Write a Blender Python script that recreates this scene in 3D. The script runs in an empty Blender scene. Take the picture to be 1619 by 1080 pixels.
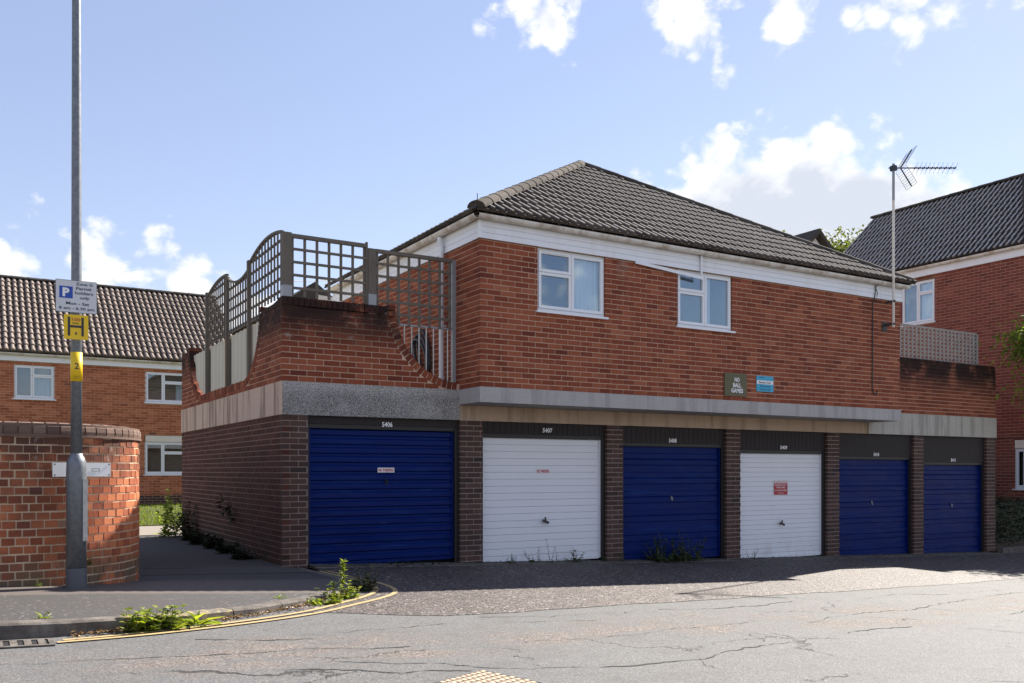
import bpy, bmesh, math, random
from mathutils import Vector, Matrix
import numpy as np
R = math.radians
rnd = random.Random(7)
C = bpy.context.scene.collection
S = bpy.context.scene

# ------------------------------------------------------------------ camera
cam_d = bpy.data.cameras.new('camera')
cam = bpy.data.objects.new('camera', cam_d); C.objects.link(cam)
cam.location = (0, 0, 0)
cam.rotation_euler = (R(90), 0, R(59.03 - 90))
cam_d.sensor_width = 36; cam_d.lens = 1415 / 1619 * 36
cam_d.shift_y = 205 / 1619
cam_d.clip_start = .05; cam_d.clip_end = 3000
S.camera = cam

# ------------------------------------------------------------------ light
SUN = Vector((1.12, .43, 1.0)).normalized()          # direction towards the sun
SUN_EL = math.asin(SUN.z); SUN_AZ = math.atan2(SUN.x, SUN.y)
sd = bpy.data.lights.new('sun', 'SUN'); sd.energy = 5.0; sd.angle = R(.5); sd.color = (1, .93, .82)
so = bpy.data.objects.new('sun', sd); C.objects.link(so)
so.rotation_euler = SUN.to_track_quat('Z', 'Y').to_euler()
S.view_settings.view_transform = 'Standard'; S.view_settings.look = 'None'
S.view_settings.gamma = 1; S.view_settings.use_curve_mapping = False
S.view_settings.exposure = 1.3
S.cycles.max_bounces = 6; S.cycles.diffuse_bounces = 3; S.cycles.glossy_bounces = 3
S.cycles.transparent_max_bounces = 8

W = bpy.data.worlds.new('World'); S.world = W; W.use_nodes = True
def world_nodes():
    nt = W.node_tree; nt.nodes.clear(); N = nt.nodes; L = nt.links
    def node(t, **k):
        n = N.new(t)
        for a, b in k.items(): setattr(n, a, b)
        return n
    def M(op, a, b=None, c=None, clamp=False):
        n = node('ShaderNodeMath', operation=op, use_clamp=clamp)
        for i, v in enumerate((a, b, c)):
            if v is None: continue
            if isinstance(v, (int, float)): n.inputs[i].default_value = v
            else: L.new(v, n.inputs[i])
        return n.outputs[0]
    def VM(op, a, b=None, out=0):
        n = node('ShaderNodeVectorMath', operation=op)
        for i, v in enumerate((a, b)):
            if v is None: continue
            if isinstance(v, tuple): n.inputs[i].default_value = v
            else: L.new(v, n.inputs[i])
        return n.outputs[out]
    tc = node('ShaderNodeTexCoord')
    d = VM('NORMALIZE', tc.outputs['Generated'])
    sx = node('ShaderNodeSeparateXYZ'); L.new(d, sx.inputs[0])
    az = M('ARCTAN2', sx.outputs[0], sx.outputs[1]); el = M('ARCSINE', sx.outputs[2])
    P = node('ShaderNodeCombineXYZ'); L.new(az, P.inputs[0]); L.new(el, P.inputs[1]); P = P.outputs[0]
    # noises on the sphere of directions
    def noise(scale, detail, rough, off, dist=0., zs=1.0):
        v = VM('ADD', VM('MULTIPLY', d, (1, 1, zs)), off)
        n = node('ShaderNodeTexNoise'); n.inputs['Scale'].default_value = scale
        n.inputs['Detail'].default_value = detail; n.inputs['Roughness'].default_value = rough
        n.inputs['Distortion'].default_value = dist
        L.new(v, n.inputs['Vector']); return n.outputs['Fac']
    n1 = noise(17, 9, .62, (3.1, .4, 1.7), .25, 1.6)
    n2 = noise(3.2, 4, .5, (8.3, 2.2, 5.1), .1, 2.4)
    n3 = noise(28, 5, .5, (.3, 7.2, 4.1), 0, 1.5)
    # (az, el, half width, half height): cumulus banks and torn scraps of cloud
    blobs = [(.835, .268, .150, .085), (.785, .262, .100, .055), (.905, .268, .095, .060), (.850, .298, .060, .042), (.740, .262, .050, .035),
             (.95, .25, .07, .05),
             (.568, .492, .060, .042), (.585, .462, .020, .022), (.700, .492, .050, .034), (.745, .455, .032, .040), (.764, .418, .010, .020),
             (.820, .490, .090, .030), (.838, .452, .030, .030), (.990, .470, .070, .052), (.960, .425, .022, .018),
             (.004, .180, .072, .050), (.104, .196, .030, .046), (.185, .182, .062, .048), (.240, .170, .05, .036), (.736, .348, .013, .010), 
             (2.585, .180, .05, .06), (2.50, .145, .035, .035), (2.95, .2, .2, .09), (1.85, .22, .2, .1), (3.0, .5, .35, .12), (-2.4, .3, .5, .12), (-1.6, .22, .4, .12), (-.7, .25, .4, .11)]
    cur = None
    for bi, (a, e, w, h) in enumerate(blobs):
        q = VM('MULTIPLY', VM('SUBTRACT', P, (a, e, 0)), (1 / w, 1 / h, 0))
        ln = VM('LENGTH', q, out=1)
        v = M('SUBTRACT', 1.0, ln)
        if bi < 6: v = M('MULTIPLY', v, 2.5)
        if w < .02: v = M('MULTIPLY', v, .35)
        cur = v if cur is None else M('MAXIMUM', cur, v)
    cur = M('MAXIMUM', cur, -1.2)
    wide = M('MULTIPLY', M('SUBTRACT', n2, .80), 3.0)
    cur = M('MAXIMUM', M('MULTIPLY', cur, .75), wide)
    def billow(scale, off):
        v = node('ShaderNodeTexVoronoi', feature='F1'); v.inputs['Scale'].default_value = scale
        wob = node('ShaderNodeTexNoise'); wob.inputs['Scale'].default_value = scale * 1.3; wob.inputs['Detail'].default_value = 3; L.new(d, wob.inputs['Vector'])
        L.new(VM('ADD', VM('ADD', d, off), VM('MULTIPLY', wob.outputs['Color'], (.5 / scale, .5 / scale, .5 / scale))), v.inputs['Vector'])
        return M('SUBTRACT', 1.0, v.outputs['Distance'])
    bil = M('ADD', M('MULTIPLY', billow(24, (.2, .7, .1)), .6), M('MULTIPLY', billow(58, (.5, .1, .9)), .4))
    f = M('ADD', cur, M('ADD', M('MULTIPLY', M('SUBTRACT', n1, .47), 2.2), M('MULTIPLY', M('SUBTRACT', bil, .47), 1.5)))
    mask = node('ShaderNodeMapRange', interpolation_type='SMOOTHSTEP'); L.new(f, mask.inputs[0])
    mask.inputs[1].default_value = .0; mask.inputs[2].default_value = .62
    sky = node('ShaderNodeTexSky', sky_type='NISHITA'); sky.sun_disc = False
    sky.sun_elevation = SUN_EL; sky.sun_rotation = SUN_AZ
    sky.altitude = 20; sky.air_density = 1.15; sky.dust_density = .12; sky.ozone_density = 1.6
    tint = node('ShaderNodeMixRGB', blend_type='MULTIPLY'); tint.inputs[0].default_value = 1; L.new(sky.outputs[0], tint.inputs[1]); tint.inputs[2].default_value = (1.27, 1.065, 1.07, 1)
    # cloud light: bright edges, greyer hearts
    core = node('ShaderNodeMapRange'); L.new(M('ADD', f, M('ADD', M('MULTIPLY', M('SUBTRACT', n3, .5), 1.3), M('MULTIPLY', M('SUBTRACT', .50, bil), 2.0))), core.inputs[0])
    core.inputs[1].default_value = .50; core.inputs[2].default_value = 1.45; core.inputs[3].default_value = 0; core.inputs[4].default_value = .85
    cc = node('ShaderNodeMixRGB'); L.new(core.outputs[0], cc.inputs[0])
    cc.inputs[1].default_value = (7.3, 7.3, 7.4, 1); cc.inputs[2].default_value = (4.3, 4.7, 5.5, 1)
    mx = node('ShaderNodeMixRGB'); L.new(mask.outputs[0], mx.inputs[0])
    hz = node('ShaderNodeMixRGB'); hz.inputs[0].default_value = .34; L.new(tint.outputs[0], hz.inputs[1]); hz.inputs[2].default_value = (3.3, 4.0, 5.75, 1); L.new(hz.outputs[0], mx.inputs[1]); L.new(cc.outputs[0], mx.inputs[2])
    bg = node('ShaderNodeBackground'); bg.inputs[1].default_value = .064
    L.new(mx.outputs[0], bg.inputs[0])
    o = node('ShaderNodeOutputWorld'); L.new(bg.outputs[0], o.inputs[0])
world_nodes()
W.cycles.sampling_method = 'MANUAL'; W.cycles.sample_map_resolution = 512

# ------------------------------------------------------------------ helpers
def wloc(o):
    v = Vector((0, 0, 0))
    while o is not None:
        v = v + Vector(o.location); o = o.parent
    return v
def link(name, data, parent, loc):
    o = bpy.data.objects.new(name, data); C.objects.link(o)
    if parent is not None:
        o.parent = parent; o.location = Vector(loc) - wloc(parent)
    else: o.location = loc
    return o
def tag(o, label=None, cat=None, group=None, kind=None):
    if label: o['label'] = label
    if cat: o['category'] = cat
    if group: o['group'] = group
    if kind: o['kind'] = kind
    return o
def thing(name, label, cat, loc, group=None):
    return tag(link(name, None, None, loc), label, cat, group)

class MB:
    def __init__(s): s.v = []; s.f = []; s.t = []; s.k = []
    def add(s, vs, fs, tone=.5, k=None):
        s.k += list(k) if k is not None else [0.] * len(vs)
        b = len(s.v); s.v += [tuple(x) for x in vs]; s.f += [tuple(b + i for i in f) for f in fs]
        s.t += [tone] * len(vs)
        return s
    def obox(s, o, a, b, c, tone=.5, back=True):
        o, a, b, c = Vector(o), Vector(a), Vector(b), Vector(c)
        vs = [o, o + a, o + a + b, o + b, o + c, o + a + c, o + a + b + c, o + b + c]
        fs = [(0, 3, 2, 1), (4, 5, 6, 7), (0, 1, 5, 4), (1, 2, 6, 5), (2, 3, 7, 6), (3, 0, 4, 7)]
        if a.cross(b).dot(c) < 0: fs = [tuple(reversed(f)) for f in fs]
        return s.add(vs, fs, tone)
    def box(s, x0, x1, y0, y1, z0, z1, tone=.5):
        return s.obox((x0, y0, z0), (x1 - x0, 0, 0), (0, y1 - y0, 0), (0, 0, z1 - z0), tone)
    def bar(s, p, q, w, h, up=(0, 0, 1), tone=.5):       # bar from p to q, w sideways, h along up
        p, q, up = Vector(p), Vector(q), Vector(up)
        d = q - p; sd_ = d.cross(up).normalized(); u = sd_.cross(d).normalized()
        return s.obox(p - sd_ * w / 2 - u * h / 2, d, sd_ * w, u * h, tone)
    def prism(s, poly, ext, tone=.5):                    # planar polygon (3d points) extruded by ext
        n = len(poly); e = Vector(ext); P = [Vector(p) for p in poly]
        nr = sum(((P[i].cross(P[(i + 1) % n])) for i in range(n)), Vector((0, 0, 0)))
        if nr.dot(e) > 0: P.reverse()
        vs = P + [p + e for p in P]
        fs = [tuple(range(n)), tuple(range(2 * n - 1, n - 1, -1))] + [(i, i + n, (i + 1) % n + n, (i + 1) % n) for i in range(n)]
        return s.add(vs, fs, tone)
    def tube(s, pts, r, seg=8, tone=.5, caps=True):
        pts = [Vector(p) for p in pts]; rs = r if isinstance(r, (list, tuple)) else [r] * len(pts)
        vs = []; ref = None
        for i, p in enumerate(pts):
            d = (pts[min(i + 1, len(pts) - 1)] - pts[max(i - 1, 0)]).normalized()
            if ref is None: ref = Vector((0, 0, 1)) if abs(d.z) < .9 else Vector((1, 0, 0))
            a = d.cross(ref).normalized(); b = a.cross(d).normalized(); ref = b
            for k in range(seg):
                t = 2 * math.pi * k / seg
                vs.append(p + (a * math.cos(t) + b * math.sin(t)) * rs[i])
        fs = []
        for i in range(len(pts) - 1):
            for k in range(seg):
                k2 = (k + 1) % seg
                fs.append((i * seg + k, (i + 1) * seg + k, (i + 1) * seg + k2, i * seg + k2))
        if caps:
            fs.append(tuple(range(seg))); fs.append(tuple(range(len(pts) * seg - 1, (len(pts) - 1) * seg - 1, -1)))
        return s.add(vs, fs, tone)
    def lathe(s, c, prof, seg=20, tone=.5):
        vs = []; c = Vector(c)
        for (r, z) in prof:
            for k in range(seg):
                t = 2 * math.pi * k / seg
                vs.append(c + Vector((r * math.cos(t), r * math.sin(t), z)))
        fs = []
        for i in range(len(prof) - 1):
            for k in range(seg):
                k2 = (k + 1) % seg
                fs.append((i * seg + k, i * seg + k2, (i + 1) * seg + k2, (i + 1) * seg + k))
        fs.append(tuple(range(seg - 1, -1, -1))); fs.append(tuple(range((len(prof) - 1) * seg, len(prof) * seg)))
        return s.add(vs, fs, tone)
    def mesh(s, name, mat, c, smooth=False):
        m = bpy.data.meshes.new(name)
        m.from_pydata([(x - c[0], y - c[1], z - c[2]) for x, y, z in s.v], [], s.f)
        a = m.attributes.new('tone', 'FLOAT', 'POINT'); a.data.foreach_set('value', s.t)
        if any(s.k): m.attributes.new('crest', 'FLOAT', 'POINT').data.foreach_set('value', s.k)
        if mat is not None: m.materials.append(mat)
        if smooth: m.polygons.foreach_set('use_smooth', [True] * len(m.polygons))
        m.update(); return m
    def build(s, name, mat, parent=None, smooth=False, kind=None, label=None, cat=None, group=None, base=False):
        A = np.array(s.v); lo, hi = A.min(0), A.max(0)
        c = (lo + hi) / 2
        if base: c[2] = lo[2]
        c = tuple(float(x) for x in c)
        o = link(name, s.mesh(name, mat, c, smooth), parent, c); o.color = (0, 0, 0, 1)
        return tag(o, label, cat, group, kind)

# ---- materials
def mat(name, fn):
    m = bpy.data.materials.new(name); m.use_nodes = True
    nt = m.node_tree; nt.nodes.clear()
    g = G(nt); sh = fn(g)
    o = nt.nodes.new('ShaderNodeOutputMaterial'); nt.links.new(sh, o.inputs[0])
    return m
class G:
    def __init__(s, nt): s.nt = nt
    def n(s, t, **k):
        n = s.nt.nodes.new(t)
        for a, b in k.items(): setattr(n, a, b)
        return n
    def set(s, inp, v):
        if isinstance(v, (int, float, tuple)): inp.default_value = v if not (isinstance(v, tuple) and len(v) == 3 and inp.type == 'RGBA') else (*v, 1)
        else: s.nt.links.new(v, inp)
    def pos(s): return s.n('ShaderNodeNewGeometry').outputs['Position']
    def xyz(s, v):
        n = s.n('ShaderNodeSeparateXYZ'); s.set(n.inputs[0], v); return n.outputs
    def noise(s, scale, detail=4, rough=.55, v=None, stretch=None, dist=0.):
        v = v or s.pos()
        if stretch: v = s.vm('MULTIPLY', v, stretch)
        n = s.n('ShaderNodeTexNoise'); s.set(n.inputs['Vector'], v)
        n.inputs['Scale'].default_value = scale; n.inputs['Detail'].default_value = detail
        n.inputs['Roughness'].default_value = rough; n.inputs['Distortion'].default_value = dist
        return n.outputs['Fac']
    def voro(s, scale, feature='F1', v=None, out='Distance'):
        n = s.n('ShaderNodeTexVoronoi', feature=feature); s.set(n.inputs['Vector'], v or s.pos()); n.inputs['Scale'].default_value = scale
        return n.outputs[out]
    def vm(s, op, a, b):
        n = s.n('ShaderNodeVectorMath', operation=op); s.set(n.inputs[0], a); s.set(n.inputs[1], b); return n.outputs[0]
    def m(s, op, a, b=0., clamp=False):
        n = s.n('ShaderNodeMath', operation=op, use_clamp=clamp); s.set(n.inputs[0], a); s.set(n.inputs[1], b); return n.outputs[0]
    def step(s, v, a, b, lo=0., hi=1.):
        n = s.n('ShaderNodeMapRange', interpolation_type='SMOOTHSTEP'); s.set(n.inputs[0], v)
        for i, x in ((1, a), (2, b), (3, lo), (4, hi)): n.inputs[i].default_value = x
        return n.outputs[0]
    def mix(s, f, a, b, mode='MIX'):
        n = s.n('ShaderNodeMixRGB', blend_type=mode); s.set(n.inputs[0], f); s.set(n.inputs[1], a); s.set(n.inputs[2], b); return n.outputs[0]
    def ramp(s, f, stops, const=False):
        n = s.n('ShaderNodeValToRGB'); s.set(n.inputs[0], f); e = n.color_ramp.elements
        if const: n.color_ramp.interpolation = 'CONSTANT'
        while len(e) < len(stops): e.new(.5)
        for k, (p, c) in enumerate(stops): e[k].position = p; e[k].color = (*c, 1)
        return n.outputs[0]
    def tone(s):
        a = s.n('ShaderNodeAttribute', attribute_name='tone').outputs['Fac']
        o = s.n('ShaderNodeObjectInfo').outputs['Color']
        return s.m('ADD', a, s.xyz(o)[0])
    def bump(s, h, dist=.01, strength=1.):
        n = s.n('ShaderNodeBump'); s.set(n.inputs['Height'], h); n.inputs['Distance'].default_value = dist; n.inputs['Strength'].default_value = strength
        return n.outputs[0]
    def bsdf(s, col, rough=.8, metal=0., normal=None, spec=.5, coat=0.):
        n = s.n('ShaderNodeBsdfPrincipled'); s.set(n.inputs['Base Color'], col); s.set(n.inputs['Roughness'], rough)
        s.set(n.inputs['Metallic'], metal); s.set(n.inputs['Specular IOR Level'], spec); n.inputs['Coat Weight'].default_value = coat
        if normal is not None: s.set(n.inputs['Normal'], normal)
        return n.outputs[0]

def brick_mat(name, stops, spec=.25, stain=None):
    def f(g):
        c = g.ramp(g.tone(), stops)
        fine = g.noise(55, 3, .6); mid = g.noise(3.5, 4)
        c = g.mix(g.step(fine, .3, .75, .0, .5), c, g.mix(1, c, (.6, .56, .56), 'MULTIPLY'))
        c = g.mix(g.step(mid, .3, .72, 0, .35), c, g.mix(1, c, (1.25, 1.2, 1.15), 'MULTIPLY'))
        if stain: c = stain(g, c)
        return g.bsdf(c, .85, normal=g.bump(g.m('ADD', fine, g.noise(180, 2)), .004, .6), spec=spec)
    return mat(name, f)
def alga(z0, z1):
    def f(g, c):                                            # black weathering under the parapet tops
        z = g.xyz(g.pos())[2]
        k = g.m('MULTIPLY', g.step(z, z0, z1), g.step(g.noise(2.3, 5, .65), .24, .52))
        c = g.mix(g.m('MULTIPLY', k, .92), c, (.014, .010, .010))
        w = g.m('MULTIPLY', g.step(g.noise(5.5, 6, .7), .63, .72), g.step(z, z0 - .25, z0 + .2))
        return g.mix(g.m('MULTIPLY', w, .5), c, (.42, .38, .36))
    return f
RED = [(0, (.145, .037, .023)), (.2, (.205, .052, .028)), (.55, (.272, .074, .036)), (.8, (.335, .102, .050)), (1, (.38, .142, .078))]
M = {}
def soot(g, c):                                               # rain runs and efflorescence
    k = g.step(g.noise(2.6, 5, .65, stretch=(1.3, 1.3, .30)), .50, .70, 0, .45)
    c = g.mix(k, c, g.mix(1, c, (.50, .46, .46), 'MULTIPLY'))
    w = g.step(g.noise(1.1, 6, .7), .60, .74, 0, .28)
    return g.mix(w, c, (.44, .33, .28))
M['brick_red'] = brick_mat('brick_red', RED, stain=soot)
M['brick_parapet'] = brick_mat('brick_parapet', [(p, tuple(x * .92 for x in c)) for p, c in RED], stain=alga(1.50, 2.08))
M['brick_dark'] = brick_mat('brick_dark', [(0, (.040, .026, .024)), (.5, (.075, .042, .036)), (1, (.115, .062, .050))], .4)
def damp(g, c):
    z = g.xyz(g.pos())[2]
    k = g.m('MULTIPLY', g.step(z, -.5, -1.2), g.step(g.noise(1.6, 4), .3, .6))
    c = g.mix(g.m('MULTIPLY', k, .7), c, (.022, .024, .014))
    w = g.step(g.noise(1.3, 6, .7, stretch=(1, 1.4, .6)), .60, .72)
    y = g.step(g.xyz(g.pos())[1], 16.0, 17.3)
    return g.mix(g.m('MULTIPLY', g.m('MULTIPLY', w, y), .6), c, (.36, .29, .25))
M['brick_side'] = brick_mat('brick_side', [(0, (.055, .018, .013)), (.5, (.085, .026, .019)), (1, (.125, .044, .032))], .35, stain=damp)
def oldwall(g, c):
    z = g.xyz(g.pos())[2]
    k = g.m('MULTIPLY', g.step(z, -.22, .28), g.step(g.noise(3.0, 5, .6), .34, .56))
    c = g.mix(g.m('MULTIPLY', k, .82), c, (.05, .034, .029))
    xx = g.xyz(g.pos())[0]
    k = g.m('MULTIPLY', g.step(xx, .95, .35), g.step(g.noise(2.1, 5, .6), .30, .60))          # shade left of the post, darkened into the brick colour
    c = g.mix(g.m('MULTIPLY', k, .62), c, (.075, .038, .030))
    w = g.m('MULTIPLY', g.step(g.noise(7, 6, .7), .60, .70), g.step(z, -.1, .25))
    c = g.mix(g.m('MULTIPLY', w, .55), c, (.5, .46, .42))
    k = g.m('MULTIPLY', g.step(z, -.66, -1.0), g.step(g.noise(4, 5, .6), .30, .52))
    c = g.mix(g.m('MULTIPLY', k, .88), c, (.125, .10, .065))
    return c
M['brick_old'] = brick_mat('brick_old', [(0, (.14, .060, .045)), (.2, (.27, .075, .038)), (.6, (.45, .135, .058)), (.85, (.55, .19, .085)), (1, (.40, .23, .16))], stain=oldwall)
M['coping_old'] = brick_mat('coping_old', [(0, (.12, .078, .064)), (.5, (.175, .115, .092)), (1, (.235, .16, .13))])
M['brick_far'] = brick_mat('brick_far', [(0, (.26, .075, .036)), (.5, (.40, .125, .060)), (.85, (.52, .19, .10)), (1, (.19, .06, .034))])
M['brick_plum'] = brick_mat('brick_plum', [(0, (.15, .044, .034)), (.5, (.22, .062, .044)), (.9, (.29, .094, .068)), (1, (.12, .042, .036))])
def mortar(name, col):
    return mat(name, lambda g: g.bsdf(g.mix(g.noise(9, 5), tuple(x * .72 for x in col), tuple(min(1, x * 1.2) for x in col)), .95, normal=g.bump(g.noise(150, 2), .003, .6), spec=.1))
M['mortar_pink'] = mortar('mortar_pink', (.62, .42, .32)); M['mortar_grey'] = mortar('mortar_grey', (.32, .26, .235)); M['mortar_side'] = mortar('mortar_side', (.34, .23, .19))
M['mortar_cream'] = mortar('mortar_cream', (.60, .46, .33)); M['mortar_far'] = mortar('mortar_far', (.55, .36, .25))
M['mortar_parapet'] = mat('mortar_parapet', lambda g: g.bsdf(alga(1.50, 2.08)(g, g.mix(g.noise(9, 5), (.45, .30, .23), (.70, .48, .37))), .95, spec=.1))
M['mortar_plum'] = mortar('mortar_plum', (.46, .30, .24))
def stain_concrete(base, dark, streak, sc=1.):
    def f(g):
        n = g.noise(2.2 * sc, 6, .6); sp = g.noise(70, 3, .7)
        c = g.mix(n, tuple(x * .8 for x in base), base)
        c = g.mix(g.step(sp, .5, .72, 0, .55), c, dark)
        x = g.noise(5, 5, .65, stretch=(1.2, 1.2, .07))
        c = g.mix(g.m('MULTIPLY', g.step(x, .49, .62), streak), c, dark)
        return g.bsdf(c, .9, normal=g.bump(g.m('ADD', sp, g.noise(220, 2)), .005, .7), spec=.2)
    return f
M['concrete'] = mat('concrete', stain_concrete((.54, .51, .45), (.17, .16, .14), .45))
M['concrete_slab'] = mat('concrete_slab', stain_concrete((.50, .475, .46), (.22, .20, .19), .35))
M['concrete_pink'] = mat('concrete_pink', stain_concrete((.72, .53, .42), (.20, .135, .105), .7))
M['concrete_tan'] = mat('concrete_tan', stain_concrete((.56, .42, .31), (.24, .17, .115), .45))
def pebbledash(g):
    v = g.voro(95); n = g.noise(2.6, 5, .6)
    c = g.mix(g.step(v, .2, .75), (.62, .60, .57), (.24, .23, .22))
    k = g.m('MULTIPLY', g.step(n, .30, .75, .25, .9), g.step(g.xyz(g.pos())[2], 1.12, .98))
    c = g.mix(g.m('MULTIPLY', k, g.step(g.noise(60, 3, .7), .40, .56)), c, (.07, .068, .066))
    return g.bsdf(c, .95, normal=g.bump(v, .008, .9), spec=.15)
M['pebbledash'] = mat('pebbledash', pebbledash)
def tile_mat(name, a, b, lich_highlight, amt=.5, c0=.45, c1=.95):
    def f(g):
        c = g.mix(g.tone(), a, b)
        n = g.noise(26, 5, .7)
        c = g.mix(g.step(n, .50, .72, 0, amt * .6), c, lich_highlight)
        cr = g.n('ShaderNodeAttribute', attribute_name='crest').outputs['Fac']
        c = g.mix(g.m('MULTIPLY', g.step(cr, c0, c1), g.step(g.noise(19, 5, .7), .25, .6, .25, 1.)), c, lich_highlight)   # highlight lines along the roll tops, painted in as paler colour
        c = g.mix(g.step(g.noise(2.2, 4), .35, .7, 0, .35), c, g.mix(1, c, (.6, .58, .55), 'MULTIPLY'))
        return g.bsdf(c, .95, normal=g.bump(g.noise(140, 3), .004, .6), spec=.15)
    return mat(name, f)
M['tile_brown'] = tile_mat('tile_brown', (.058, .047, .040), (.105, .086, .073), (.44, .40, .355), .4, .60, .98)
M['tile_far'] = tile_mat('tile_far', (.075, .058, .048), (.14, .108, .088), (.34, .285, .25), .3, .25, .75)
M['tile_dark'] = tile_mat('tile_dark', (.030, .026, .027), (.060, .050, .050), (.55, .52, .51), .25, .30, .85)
M['cap_pale'] = tile_mat('cap_pale', (.040, .034, .030), (.10, .084, .074), (.20, .17, .15), .9)
M['cap_dark'] = tile_mat('cap_dark', (.05, .045, .042), (.09, .08, .072), (.2, .18, .15), .4)
def plain(name, col, rough=.6, metal=0., n=.12, spec=.5, bump=0., sc=6.):
    def f(g):
        k = g.noise(sc, 5, .6)
        c = g.mix(k, tuple(x * (1 - n) for x in col), tuple(min(1, x * (1 + n)) for x in col))
        return g.bsdf(c, rough, metal, normal=g.bump(g.noise(40, 4), .004, bump) if bump else None, spec=spec)
    m = mat(name, f); return m
M['upvc'] = plain('upvc', (.80, .815, .85), .35, n=.04)
M['upvc_old'] = plain('upvc_old', (.72, .66, .58), .45, n=.12, sc=3)
def fascia(g):
    p = g.pos(); k = g.noise(2, 5, .6, stretch=(1, 1, .25))
    return g.bsdf(g.mix(g.step(k, .5, .75, 0, .5), (.81, .83, .88), (.62, .60, .58)), .45)
M['fascia'] = mat('fascia', fascia)
def gutter(g):
    k = g.noise(2.5, 6, .65, stretch=(2, 2, .5))
    return g.bsdf(g.mix(g.step(k, .42, .66, 0, .8), (.72, .69, .64), (.42, .33, .25)), .5)
M['gutter'] = mat('gutter', gutter)
def blue_paint(g):
    n = g.noise(1.3, 4, .6); s = g.noise(3.2, 6, .7, stretch=(.35, 1, 3.2))
    c = g.mix(n, (.0012, .010, .085), (.002, .018, .14))
    c = g.mix(g.step(s, .54, .70, 0, .42), c, (.014, .05, .20))  # broad sheen streaks painted in as a lighter blue
    sc = g.step(g.noise(7, 7, .75, stretch=(.22, 1, 2.6)), .69, .75, 0, .5)
    c = g.mix(sc, c, (.30, .35, .48))
    z = g.xyz(g.pos())[2]
    return g.bsdf(c, g.step(n, .3, .7, .30, .48), normal=g.bump(g.noise(2.6, 3, stretch=(.6, 1, 1.6)), .03, .5), spec=.10)
M['blue_paint'] = mat('blue_paint', blue_paint)
def white_paint(g):
    n = g.noise(2.2, 5, .65); d = g.step(g.noise(16, 6, .7), .70, .76, 0, .35)
    c = g.mix(n, (.70, .715, .765), (.76, .775, .82)); c = g.mix(d, c, (.38, .30, .22))
    c = g.mix(g.m('MULTIPLY', g.step(g.xyz(g.pos())[2], -1.05, -1.5), g.step(g.noise(6, 5, .7, stretch=(1, 1, .4)), .46, .70, 0, .30)), c, (.30, .25, .20))
    return g.bsdf(c, .4, normal=g.bump(g.noise(2.2, 3), .01, .4))
M['white_paint'] = mat('white_paint', white_paint)
def dark_wood(g):
    k = g.noise(3, 5, .6, stretch=(8, 8, .4))
    return g.bsdf(g.mix(k, (.016, .012, .012), (.034, .027, .027)), .65, normal=g.bump(k, .004, .5), spec=.3)
M['dark_wood'] = mat('dark_wood', dark_wood)
M['black_paint'] = plain('black_paint', (.012, .011, .012), .5)
def weathered(g):
    k = g.noise(4, 5, .65, stretch=(6, 6, .6)); t = g.noise(30, 4)
    c = g.mix(k, (.10, .085, .072), (.225, .195, .165)); c = g.mix(g.step(t, .55, .75, 0, .4), c, (.06, .05, .042))
    return g.bsdf(c, .9, normal=g.bump(k, .004, .7), spec=.15)
M['timber'] = mat('timber', weathered)
M['timber_light'] = plain('timber_light', (.34, .31, .285), .9, n=.35, spec=.15, sc=9)
M['timber_brown'] = plain('timber_brown', (.20, .12, .06), .85, n=.3)
M['metal_grey'] = plain('metal_grey', (.30, .31, .33), .5, .3, n=.15)
M['metal_dark'] = plain('metal_dark', (.055, .06, .07), .5, .5)
M['bar_white'] = plain('bar_white', (.62, .61, .60), .5)
def cream(g):
    k = g.noise(1.6, 5, .6, stretch=(1, 1, .3))
    return g.bsdf(g.mix(k, (.50, .46, .37), (.66, .62, .52)), .55)
M['cream_sheet'] = mat('cream_sheet', cream)
def galv(g):
    k = g.noise(9, 6, .7); t = g.voro(26)
    c = g.mix(k, (.11, .122, .142), (.205, .222, .245)); c = g.mix(g.step(t, .3, .7, 0, .25), c, (.30, .315, .335))
    return g.bsdf(c, .5, .45)
M['galv'] = mat('galv', galv)
M['galv_base'] = plain('galv_base', (.10, .105, .12), .65, .2, n=.3)
M['sign_grey'] = plain('sign_grey', (.60, .61, .64), .45, n=.05)
M['sign_edge'] = plain('sign_edge', (.06, .07, .09), .5)
M['ink'] = plain('ink', (.035, .035, .04), .6); M['ink_blue'] = plain('ink_blue', (.03, .045, .09), .6)
M['sign_blue'] = plain('sign_blue', (.006, .06, .38), .4, n=.05)
M['sign_white'] = plain('sign_white', (.80, .80, .80), .45, n=.05)
M['yellow'] = plain('yellow', (.80, .52, .008), .45, n=.08)
M['olive'] = plain('olive', (.115, .105, .052), .6, n=.12)
M['cyan'] = plain('cyan', (.035, .37, .58), .45, n=.1)
M['teal_ink'] = plain('teal_ink', (.006, .07, .13), .5)
M['red_sign'] = plain('red_sign', (.42, .015, .035), .45, n=.05)
M['chrome'] = plain('chrome', (.6, .6, .62), .3, .8)
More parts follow.
